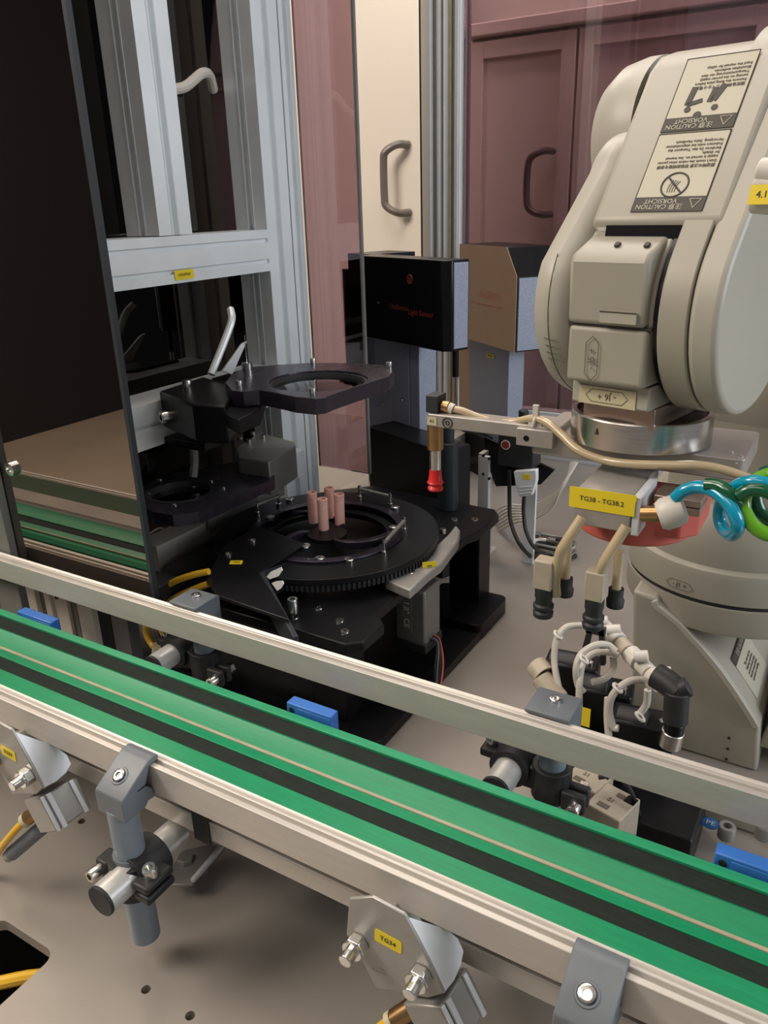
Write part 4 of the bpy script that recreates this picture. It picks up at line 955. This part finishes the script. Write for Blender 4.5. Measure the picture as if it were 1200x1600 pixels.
# J5 body between the cheeks
G().prism(capsule((J5[0],J5[1]),(J5[0]+0.001,J5[1]),0.070,0.070,24),'x',-0.032,0.0345).done('wrist_joint','robot',rb,True,bevel=0.002)
zA = RF.P(965,512,y=-0.365).z
G().bb(-0.0325,0.033,-0.362,-0.30,RF.P(970,606,y=-0.362).z,zA-0.001).done('wrist_body','robot',rb,True,bevel=0.004,seg=4)
zB = RF.P(990,402,y=-0.365).z
cvp = [(-0.364,zA+0.0003),(-0.366,zB-0.004),(-0.362,zB+0.002),(-0.333,fa(0.02,-0.004)[1]-0.004),(-0.300,fa(0.02,-0.004)[1]-0.010),(-0.29,zA+0.0003)]
cw = G().prism(cvp,'x',-0.0325,0.031).done('wrist_cover','robot',rb,True,bevel=0.004,seg=3)
G().bb(-0.033,0.0345,-0.3605,-0.30,zA-0.0012,zA+0.0005).done('cover_seam','ink',rb,True)
for px in (966,1012):
    p = RF.P(px,398,y=-0.350); G().lathe([(0,0),(0.0028,0),(0.0018,0.0014),(0,0.0014)],(p.x,-0.352,zB+0.0075),(0,-0.7,0.7),14).done('cover_screw','ink',cw,True)
p = RF.P(965,497,y=-0.367); G().bb(p.x-0.0145,p.x+0.0145,-0.3672,-0.364,p.z-0.004,p.z+0.004).done('cover_tab','robot_lt',cw,True)
G().bb(p.x-0.0145,p.x+0.0145,-0.3676,-0.367,p.z+0.0036,p.z+0.0044).done('tab_line','ink',cw,True)
# slot under forearm edge
G().prism([fa(0.0215,-0.002),fa(0.0215,-0.03),fa(0.010,-0.03),fa(0.010,-0.008)],'x',-0.020,0.046).done('forearm_slot','black_gloss',rb,True)
marker(RF.P(925,560,y=-0.3625)+Vector((0,-0.0006,0)),(0,0,1),(-1,0,0),1,w=0.034,h=0.0105,txt='- J5 +')
# J6 sticker block and flange
zf1 = RF.P(1003,668,y=-0.345).z; zf0 = RF.P(1003,717,y=-0.345).z
zs = RF.P(970,624,y=-0.352).z; 
G().bb(-0.032,0.0335,-0.3505,-0.235,zs-0.0075,zs+0.011).done('flange_neck','robot_lt',rb,True,bevel=0.0015)
marker((-0.001,-0.3512,zs),(-1,0,0),(0,0,-1),1,w=0.036,h=0.010,plate='lab_yel2',txt='- J6 +')
G().bb(-0.028,0.0335,-0.338,-0.235,zf1-0.004,zs-0.0075).done('sensor_adapter','bronze',rb,True,bevel=0.001)
zf1 = RF.P(1003,668,y=-0.345).z; zf0 = RF.P(1003,717,y=-0.345).z
G().lathe([(0,zf0),(0.0565,zf0),(0.058,zf0+0.001),(0.058,zf1-0.001),(0.0572,zf1),(0.0535,zf1),(0.0535,zf1-0.004),(0,zf1-0.004)],(0,-0.288,0),(0,0,1),72,caps=False).done('tool_flange','steel_br',rb,True)
G().lathe([(0.0537,zf1-0.0012),(0.0537,zf1-0.0038),(0,zf1-0.0038)],(0,-0.288,0),(0,0,1),48,caps=False).done('flange_recess','black_matt',rb,True)
G().slab([(-0.012,-0.3452,zf1-0.012),(-0.009,-0.3452,zf1-0.012),(-0.0105,-0.3452,zf1-0.007)],(0,-0.0008,0)).done('arrow_mark','ink',rb,True)
# caution labels on the forearm
def caution(v0, v1, x0, x1, kind):
    xm = (x0+x1)/2; vm = (v0+v1)/2; c = B0+E_*vm+Vector((xm,0,0))+N_*0.0001; w = x1-x0; h = v1-v0
    lb = sticker(c,X,E_,w,h,'lab_cream',rb,None,local=True,name='caution_label',r=0.0025)
    g = G(); zz = N_*0.0005
    for a, b_ in (((x0,v0),(x1,v0)),((x1,v0),(x1,v1)),((x1,v1),(x0,v1)),((x0,v1),(x0,v0))):
        g.tube([B0+E_*a[1]+X*a[0]+zz,B0+E_*b_[1]+X*b_[0]+zz],0.0004,5,1)
    g.done('label_border','ink',lb,True)
    hb = h*0.18
    sticker(B0+E_*(v0+hb/2)+X*xm+N_*0.0005,X,E_,w,hb,'ink',lb,None,local=True,name='label_header') if False else G().slab([B0+E_*(v0)+X*x0+N_*0.0005,B0+E_*(v0)+X*x1+N_*0.0005,B0+E_*(v0+hb)+X*x1+N_*0.0005,B0+E_*(v0+hb)+X*x0+N_*0.0005],N_*0.0003).done('label_header','ink',lb,True)
    text('VORSICHT\n注意 CAUTION' if False else '注意 CAUTION\nVORSICHT',0.0052,B0+E_*(v0+hb/2)+X*(xm-0.006)+N_*0.0010,-X,-E_,'lab_cream',lb,True,sp=0.85)
    t0 = B0+E_*(v0+hb*0.55)+X*(x1-0.007)+N_*0.0010; g = G(); rr = 0.0042
    tri = [t0+X*(-rr)+E_*(rr*0.7),t0+X*rr+E_*(rr*0.7),t0-E_*rr]
    for i in range(3): g.tube([tri[i],tri[(i+1)%3]],0.0003,5,1)
    g.done('warning_triangle','lab_cream',lb,True)
    cpt = B0+E_*(v0+h*0.33)+X*(xm)+N_*0.0006
    if kind == 0:
        g = G(); g.ring(cpt,N_,0.0098,0.0007,28,6); g.tube([cpt+X*0.007-E_*0.007,cpt-X*0.007+E_*0.007],0.0007,6,1); g.done('prohibition_ring','ink',lb,True)
        g = G()
        for k in range(4): g.tube([cpt+X*(-0.004+0.0018*k)-E_*0.006,cpt+X*(-0.004+0.0018*k)-E_*0.001,cpt+X*(-0.002+0.0018*k)+E_*(0.004-0.0004*k)],0.0003,5,2)
        g.done('hand_drawing','ink_lt',lb,True)
    else:
        g = G(); th = N_*0.0004
        def arm(p0, p1, w_):
            a = cpt+X*p0[0]+E_*p0[1]; b_ = cpt+X*p1[0]+E_*p1[1]; d = (b_-a).normalized(); s = d.cross(N_)*w_
            g.slab([a-s,a+s,b_+s,b_-s],th)
        arm((-0.012,0.016),(-0.0135,0.001),0.0022); arm((-0.0135,0.001),(-0.003,0.004),0.0017); arm((0.004,0.014),(0.0025,0.002),0.0019); arm((0.010,0.016),(0.005,0.003),0.0024)
        g.done('arm_pictogram','ink',lb,True)
        for dx, dv, rr in ((-0.012,-0.003,0.0024),(0.008,-0.003,0.0024),(-0.003,-0.0085,0.0030)):
            c2p = cpt+X*dx+E_*dv; G().lathe([(rr,0),(rr,0.0004)],c2p,N_,18).done('bolt_pictogram','ink',lb,True)
    lines = ['搬送時の注意 取扱説明書を参照','Don\'t touch the robot when power','supply is turned on. See manual','for details.','Berühren Sie den Transport des','Roboters nicht bei eingeschalteter','Versorgung. Siehe Handbuch.']
    if kind: lines = ['固定金具を外してから電源','Remove the fixing plate before','turning on the power supply.','Transportsicherung vor dem','Einschalten entfernen.','Read the manual for safety.']
    text('\n'.join(lines),0.0030,B0+E_*(v0+h*0.52+0.0015)+X*(x1-0.0025)+N_*0.0008,-X,-E_,'ink_lt',lb,True,center=False,sp=1.12)
caution(0.031,0.0955,-0.003,0.0500,0)
caution(0.0975,0.1600,-0.003,0.0500,1)
# label on base front
c0_ = P(1175,1000,y=0.86)
sl0, sl1 = P(1176,1116,y=yb0), P(1134,1052,y=yb0)
dsl = Vector((sl1.x-sl0.x,0,sl1.z-sl0.z)).normalized(); nsl = Vector((-dsl.z,0,dsl.x)); nsl = nsl if nsl.x > 0 else -nsl
rbR = RF.R.transposed()
cb0 = Vector(((sl0.x+sl1.x)/2,0.915,(sl0.z+sl1.z)/2))+nsl*0.0006
lbo = sticker(RF.loc(cb0),rbR@Vector((0,1,0)),rbR@dsl,0.085,0.055,'lab_cream',rb,None,local=True,name='warning_label')
hd = cb0+dsl*0.0225+nsl*0.0008
sticker(RF.loc(hd),rbR@Vector((0,1,0)),rbR@dsl,0.085,0.010,'ink',lbo,'注意 CAUTION',0.007,'lab_cream',local=True,name='label_header')
text('This robot has the\nfollowing restrictions\non its movement range.\nRead the manual before\noperation or teaching.',0.0048,RF.loc(cb0-dsl*0.004+nsl*0.0008),rbR@Vector((0,1,0)),rbR@dsl,'ink',lbo,True)
# white cable coupling at the right of the forearm
cs = RF.P(1190,300,x=0.11); 
for k in range(3):
    a = RF.P(1186-5*k,268+22*k,y=-0.345); b_ = RF.P(1235,272+22*k,y=-0.345)
    G().cyl(a,b_,0.0085,n=20).done('cable_gland','white',rb,True,bevel=0.0015)
a = RF.P(1191,304,y=-0.355)
sticker(a,X,(0,0.2,1),0.016,0.012,'yellow',rb,'4.1',0.006,'ink',local=True)

# ================================================================== GRIPPER
FX, FY = -0.148, 0.673
zft = zf0
gp = thing('gripper','aluminium robot gripper with nozzle arm, red suction cup and two suction grippers','gripper',(FX,FY,0.30))
ZT = zft-0.001
yA0, yA1 = 0.645, 0.700
x0 = P(828,715,y=yA0).x; x1 = P(1172,705,z=ZT).x
G().prism(rrect(x0,x1,yA0,0.735,0.005),'z',ZT-0.018,ZT).done('tool_plate','alu_grip',gp,bevel=0.001)
for (px, py) in ((1143,707),(1158,713),(1150,725)):
    p = P(px,py,z=ZT); bolt(gp,(p.x,p.y,ZT),(0,0,1),0.0018,0.0008,'steel','screw')
# nozzle arm
zN1 = P(760,657,y=yA0).z; zN0 = P(760,678,y=yA0).z
xa = P(667,660,y=yA0).x; xb = P(872,680,y=yA0).x
G().prism(rrect(xa,xb,yA0,yA0+0.022,0.003),'z',zN0,zN1).done('nozzle_arm','alu_grip',gp,bevel=0.001)
xk0, xk1 = P(806,685,y=yA0-0.006).x, P(864,690,y=yA0-0.006).x
bz0, bz1 = P(840,700,y=yA0-0.006).z, P(840,672,y=yA0-0.006).z
G().bb(xk0,xk1,yA0-0.006,yA0+0.045,bz0,bz1).done('clamp_block','alu_grip',gp,bevel=0.001)
p = P(822,685,y=yA0-0.0062); G().cyl((p.x,yA0-0.0065,p.z),(p.x,yA0-0.002,p.z),0.0026,n=14).done('screw_hole','black_gloss',gp)
p = P(699,661,y=yA0-0.0002); G().ring((p.x,yA0-0.0002,p.z),(0,1,0),0.0048,0.0007,24,6).done('target_ring','ink',gp); G().ring((p.x,yA0-0.0002,p.z),(0,1,0),0.0018,0.0006,18,6).done('target_ring','ink',gp)
sticker(P(675,658,y=yA0-0.0002),X,Z,0.010,0.008,'lab_yel2',gp,'A1',0.004,'ink')
yn = yA0+0.011
xn = P(680,690,y=yn).x
def zpx(py, y_=yn, px=680): return P(px,py,y=y_).z
G().cyl((xn,yn,zpx(702)),(xn,yn,zN0),0.0078,n=28).done('nozzle_body','brass',gp,bevel=0.0006)
G().cyl((xn,yn,zpx(733)),(xn,yn,zpx(702)),0.0055,n=24).done('nozzle_stem','steel_br',gp)
zr0 = zpx(765); zr1 = zpx(732); hh = zr1-zr0
G().lathe([(0.0,0.004),(0.0072,0.0),(0.0078,0.002),(0.0060,hh*0.22),(0.0082,hh*0.36),(0.0068,hh*0.45),(0.0056,hh*0.98),(0.0,hh)],(xn,yn,zr0),(0,0,1),32,caps=False).done('red_suction_cup','red',gp)
xq = P(682,634,y=yn).x
G().bb(xq-0.007,xq+0.006,yn-0.009,yn+0.009,zN1+0.0005,zN1+0.017).done('elbow_fitting','slate',gp,bevel=0.0008)
p0 = P(692,635,y=yn); p1 = P(702,637,y=yn)
G().cyl(p0,p1,0.0058,n=18).done('brass_nut','brass',gp)
G().cyl(p1,P(709,640,y=yn),0.0052,n=18).done('collet','white',gp)
w = G(); w.tube([P(706,639,y=yn),P(722,642,y=yn),P(745,651,y=yn),P(775,660,y=yn),P(805,659,y=yn-0.002),P(832,654,y=yn-0.006),P(855,660,y=yn-0.012),P(878,680,y=yn-0.02),P(903,703,y=yn-0.03),P(940,718,y=yn-0.035),P(985,725,y=yn-0.04),P(1050,727,y=yn-0.04),P(1100,728,y=yn-0.035),P(1150,740,y=yn-0.03),P(1215,765,y=yn-0.02)],0.0036,12)
tb_ = w.done('vacuum_tube','clear',gp)
p = P(838,658,y=yn-0.006)
g = G(); g.ring(p,(1,0.0,-0.1),0.0055,0.0018,20,8); g.box(p+Vector((0,-0.002,0.010)),(0.005,0.004,0.010)); g.bb(p.x-0.006,p.x+0.006,p.y-0.004,p.y+0.004,bz1,bz1+0.004); g.done('cable_tie','white',gp)
# front gripper box
ZG = ZT-0.0185
yg0 = 0.572
xg0, xg1 = P(897,790,y=yg0).x, P(986,800,y=yg0).x
zg0, zg1 = P(940,826,y=yg0).z, P(940,768,y=yg0).z
G().bb(xg0,xg1,yg0,0.66,zg0,min(zg1,ZG)).done('gripper_box','alu_grip',gp,bevel=0.001)
xe = P(1000,800,y=yg0).x
G().bb(xg1+0.0004,xe,yg0+0.001,0.625,zg0-0.002,zg0+0.030).done('side_plate','alu_white',gp,bevel=0.001)
sc_ = P(940,783,y=yg0-0.0003)
yl = sticker(sc_,X,Z,0.051,0.017,'yellow',gp,'TG38 - TG38.2',0.0055,'ink',r=0.001)
sticker(P(912,770,y=yg0-0.0003),X,Z,0.022,0.005,'yellow',gp,r=0.0005); sticker(P(972,776,y=yg0-0.0003),X,Z,0.022,0.005,'yellow',gp,r=0.0005)
# faded red body and brown plates
zr = zg0+0.018
zrb = P(985,859,y=0.588).z
G().lathe([(0.0,0),(0.0455,0),(0.047,0.002),(0.047,0.022),(0.0,0.024)],(FX+0.008,0.640,zrb),(0,0,1),48,caps=False).done('red_body','redblk',gp,bevel=0.0005)
xt0 = P(1068,815,y=0.615).x; xt1 = P(1095,800,y=0.615).x
G().prism([(FX,0.600),(xt0,0.600),(xt1,0.615),(xt1,0.665),(FX,0.665)],'z',zrb+0.010,zrb+0.034).done('red_body','redblk',gp,bevel=0.002)
p = P(1035,770,z=zr+0.006); q_ = P(1096,785,z=zr+0.006)
G().bb(p.x-0.004,q_.x,p.y-0.012,p.y+0.02,zr-0.005,zr+0.0005).done('base_shim','bronze',gp,bevel=0.0006)
G().bb(p.x-0.004,q_.x,p.y-0.010,p.y+0.02,zr+0.001,zr+0.007).done('base_shim','bronze',gp,bevel=0.0006)
# fitting with white taped nut
yf_ = 0.575
G().cyl(P(1003,803,y=yf_),P(1030,803,y=yf_),0.0062,n=18).done('brass_stub','brass',gp)
g = G(); g.lathe([(0.0,0),(0.0100,0.0),(0.0125,0.004),(0.0125,0.012),(0.0110,0.018),(0.007,0.020),(0,0.020)],P(1029,806,y=yf_),Vector((1,0.3,0.45)),18,caps=False); g.done('taped_nut','white',gp)
# tubes and suction grippers
for (a, b_, c_, blkpx, lab) in (((910,808),(884,848),(868,905),(847,900),'l'),((979,822),(950,868),(938,905),(927,918),'r')):
    yy = 0.556
    w = G(); w.tube([P(*a,y=yy+0.008),P(*b_,y=yy),P(b_[0]-10,b_[1]+20,y=yy),P(*c_,y=yy+0.004),P(c_[0]+1,c_[1]+25,y=yy+0.006)],0.0042,12); w.done('clear_tube','clear',gp)
    x_, y_ = blkpx; pa_ = P(x_-13,y_-25,y=yy-0.004); pb_ = P(x_+13,y_+26,y=yy-0.004)
    sg = G().bb(pa_.x,pb_.x,yy-0.004,yy+0.010,pb_.z,pa_.z).done('cup_holder','beige',gp,bevel=0.0012)
    cxm = (pa_.x+pb_.x)/2; zb2 = pb_.z
    G().lathe([(0,0),(0.0075,0),(0.0075,-0.008),(0.0068,-0.010),(0.0068,-0.014),(0.0085,-0.0155),(0.0085,-0.018),(0.0070,-0.020),(0.0085,-0.022),(0.0080,-0.026),(0,-0.026)],(cxm,yy+0.003,zb2),(0,0,1),24,caps=False).done('bellows','black_matt',gp)
    G().lathe([(0,0),(0.006,0),(0.006,-0.008),(0.0072,-0.010),(0.0068,-0.016),(0,-0.016)],(cxm+0.012,yy+0.02,zb2+0.004),(0,0,1),20,caps=False).done('bellows','black_matt',gp)
    G().cyl((cxm+0.012,yy+0.02,zb2+0.004),(cxm+0.012,yy+0.02,pa_.z+0.012),0.0038,n=14).done('guide_pin','clear',gp)
# hoses at the right
def hose(pts, r, m, label, name='air_hose'):
    w = G(); w.tube(pts,r,12,6); return tag(w.done(name,m),label,'hose')
yh = 0.575
hose([P(1054,779,y=yh),P(1070,766,y=yh),P(1092,761,y=yh),P(1115,767,y=yh-0.005),P(1137,785,y=yh-0.012),P(1150,810,y=yh-0.016),P(1152,828,y=yh-0.012),P(1143,836,y=yh),P(1131,828,y=yh+0.014),P(1124,808,y=yh+0.02),P(1128,785,y=yh+0.016),P(1143,765,y=yh+0.006),P(1165,754,y=yh),P(1190,754,y=yh-0.002),P(1230,768,y=yh)],0.0048,'bhose','bright blue coiled air hose leaving the gripper to the right')
hose([P(1103,757,y=yh-0.004),P(1122,759,y=yh-0.006),P(1140,771,y=yh-0.01),P(1153,792,y=yh-0.008),P(1156,812,y=yh+0.004)],0.0048,'dghose','short dark green hose section beside the blue coil')
hose([P(1154,775,y=yh-0.01),P(1170,766,y=yh-0.01),P(1190,766,y=yh-0.01),P(1215,775,y=yh-0.01)],0.0048,'dghose','dark green hose running under the blue hose at the right edge')
hose([P(1215,742,y=yh+0.01),P(1195,744,y=yh+0.01),P(1170,760,y=yh),P(1161,790,y=yh-0.006),P(1172,815,y=yh-0.01),P(1192,832,y=yh-0.01),P(1225,840,y=yh-0.01)],0.0052,'ghose','lime green air hose looping at the right edge')
hose([P(1215,733,y=yh+0.02),P(1192,742,y=yh+0.02),P(1180,768,y=yh+0.015),P(1188,800,y=yh+0.012),P(1215,822,y=yh+0.01)],0.0052,'dghose','thick dark green hose behind the lime green loop')

# ================================================================== VALVE MANIFOLD
def Pm(px, py, y): return P(px,py,y=y)
ym = 0.72
vm = thing('valve_manifold','black air valve block with white looped tubes and fitting row behind the back rail','valve block',(-0.17,0.72,0.0))
vx0, vx1 = P(875,1100,y=0.69).x, P(1035,1180,y=0.69).x
A0 = P(940,975,z=0.175); A1 = P(1035,1072,z=0.165)
dr_ = (A1-A0); 
for k in range(6):
    t0 = k/6; t1 = (k+0.86)/6
    G().cyl(A0+dr_*t0,A0+dr_*t1,(0.0085,0.0100)[k%2],n=18).done('fitting_segment','white' if k != 2 else 'beige',vm,bevel=0.001)
for (px, py) in ((937,972),(957,985),(1000,1026),(1036,1052)):
    a = P(px-9,py,z=0.180); b_ = P(px+13,py-1,z=0.183); G().cyl(a,b_,0.0062,n=16).done('tee_port','white',vm,bevel=0.001)
# black bodies
for (px, py, w_) in ((895,1035,0.060),(945,1075,0.060),(1005,1125,0.062)):
    c = P(px,py,z=0.120); 
    R = Matrix.Rotation(math.radians(8),3,'Z')
    v_ = G().box((c.x,c.y,0.085),(w_,0.036,0.080),R).done('valve_body','black',vm,bevel=0.003)
    bolt(vm,(c.x+0.02,c.y-0.002,0.125),(0,0,1),0.0042,0.003)
    G().cyl((c.x-0.024,c.y-0.005,0.120),(c.x+0.006,c.y-0.005,0.123),0.0115,n=18).done('solenoid','black_matt',vm,bevel=0.001)
G().box(((A0.x+A1.x)/2-0.03,(A0.y+A1.y)/2-0.035,0.024),(0.13,0.075,0.046),Matrix.Rotation(math.atan2(dr_.y,dr_.x),3,'Z')).done('manifold_base','black',vm,bevel=0.003)
g = G(); a = P(925,990,y=0.735)
g.slab([P(905,1030,y=0.74),P(917,985,y=0.74),P(925,985,y=0.74),P(914,1035,y=0.74)],(0,0.006,0)); g.slab([P(935,985,y=0.74),P(943,985,y=0.74),P(945,1040,y=0.74),P(938,1040,y=0.74)],(0,0.006,0)); g.bb(P(915,985,y=0.74).x,P(945,985,y=0.74).x,0.74,0.746,P(930,992,y=0.74).z,P(930,980,y=0.74).z)
g.done('hose_stand','black_matt',vm)
def vtube(pl, lab=None):
    w = G(); w.tube([P(x_,y_,y=yy) for x_, y_, yy in pl],0.0036,10); w.done('white_tube','wire',vm)
vtube(((908,977,0.75),(885,980,0.74),(870,998,0.73),(866,1030,0.72),(870,1060,0.71),(878,1095,0.70)))
vtube(((962,1018,0.73),(950,1008,0.73),(930,1008,0.72),(908,1022,0.71),(900,1045,0.70),(903,1070,0.70),(912,1082,0.70)))
vtube(((966,1025,0.735),(955,1020,0.735),(930,1020,0.73),(912,1035,0.72),(906,1060,0.70),(905,1100,0.69),(908,1130,0.68)))
vtube(((1018,1075,0.68),(1005,1063,0.68),(980,1066,0.67),(958,1085,0.66),(952,1110,0.66),(958,1135,0.66),(966,1138,0.66)))
vtube(((958,1025,0.74),(958,1045,0.74),(945,1060,0.73),(925,1066,0.72)))
vtube(((1012,1078,0.69),(1010,1100,0.69),(1000,1115,0.69)))
vtube(((950,1090,0.67),(949,1120,0.665),(951,1150,0.66)))
for (px, py, yy) in ((912,1030,0.70),(965,1075,0.66),(872,992,0.73),(1000,1120,0.68)):
    G().ring(P(px,py,y=yy),(0.6,0.2,0.8),0.0050,0.0016,16,8).done('tube_tie','white',vm)
sticker(P(913,1120,y=0.675),X,Z,0.012,0.022,'yellow',vm)
# black elbow fitting to the right
ef = thing('black_elbow','black push-in elbow fitting standing right of the valve block','fitting',P(1055,1120,y=0.665))
G().tube([P(1025,1055,y=0.68),P(1045,1068,y=0.675),P(1062,1083,y=0.67)],0.0125,16,3).done('elbow','black_matt',ef)
G().cyl(P(1050,1083,y=0.668),P(1076,1072,y=0.672),0.0095,n=18).done('side_port','black_matt',ef,bevel=0.001)
G().cyl(P(1058,1080,y=0.668),P(1055,1128,y=0.665),0.0115,n=20).done('stem','black_matt',ef,bevel=0.001)
G().cyl(P(1055,1128,y=0.665),P(1052,1146,y=0.665),0.0092,n=20).done('release_ring','black_gloss',ef,bevel=0.001)
G().cyl(P(1052,1142,y=0.665),P(1046,1165,y=0.665),0.0105,n=20).done('metal_nipple','steel_br',ef,bevel=0.001)
# pressure knob
kn = thing('regulator','beige pressure regulator knob behind the back rail left of the valves','regulator',P(850,1080,y=0.70))
G().lathe([(0.010,0.0),(0.0125,0.0),(0.0125,0.016),(0.010,0.016),(0.010,0.004),(0,0.004)],P(851,1056,y=0.712),P(838,1040,y=0.72)-P(851,1056,y=0.712),24,caps=False).done('knob','beige',kn)
kc = P(841,1044,y=0.717)
for k in range(3):
    a = Vector((math.cos(k*1.05+0.3),0.1,math.sin(k*1.05+0.3)))*0.010; G().tube([kc-a,kc+a],0.0011,6,1).done('spoke','wear',kn)
G().cyl(P(845,1058,y=0.71),P(872,1095,y=0.70),0.0115,0.013,n=18).done('neck','beige',kn,bevel=0.001)
G().cyl(P(868,1090,y=0.70),Vector((P(880,1110,y=0.70).x,0.70,0.02)),0.013,n=18).done('stem','beige',kn,bevel=0.001)
# beige relay boxes
for (q_, sz, lb) in (((958,1262),(0.036,0.040,0.050),'beige square relay with slotted top, nearest to the green belt'),((920,1222),(0.036,0.036,0.050),'beige relay partly hidden behind the back guide rail')):
    zt_r = 0.085 if q_[0] > 940 else 0.085
    c = P(q_[0],q_[1]-10,z=zt_r); t = thing('relay',lb,'relay',(c.x,c.y,zt_r-sz[2])); R = Matrix.Rotation(math.radians(-14),3,'Z')
    G().box((c.x,c.y,zt_r-sz[2]/2),sz,R).done('case','beige',t,bevel=0.0015)
    for s in (-1,1):
        G().box(Vector((c.x,c.y,zt_r+0.0002))+R@Vector((0.004*s,0.011*s,0)),(0.011,0.006,0.0006),R).done('recess','ink_lt',t)
    G().box(Vector((c.x,c.y,zt_r-0.001))+R@Vector((0.012,0.012,0)),(0.010,0.010,0.0034),R).done('notch','black_gloss',t)
    text('S1',0.007,Vector((c.x-0.002,c.y,zt_r+0.0006)),R@X,R@Y,'ink_lt',t)
    g = G().box((c.x,c.y,(zt_r-sz[2])/2+0.0),(0.024,0.03,zt_r-sz[2]),R); g.done('socket','black_matt',t)
blkbox = G(); a = P(1010,1250,z=0.06)
blkbox.bb(a.x-0.03,a.x+0.05,a.y-0.03,a.y+0.06,0.0,0.055)
tag(blkbox.done('terminal_box','black',bevel=0.003),'low black box on the table between the beige relay and the robot foot','box')
w = G(); w.tube([P(935,1215,z=0.10),P(965,1212,z=0.105),P(985,1235,z=0.10),P(995,1262,z=0.07),P(1003,1290,z=0.03)],0.0022)
tag(w.done('black_relay_cable','black_matt'),'thin black cable arching behind the beige relay','cable')
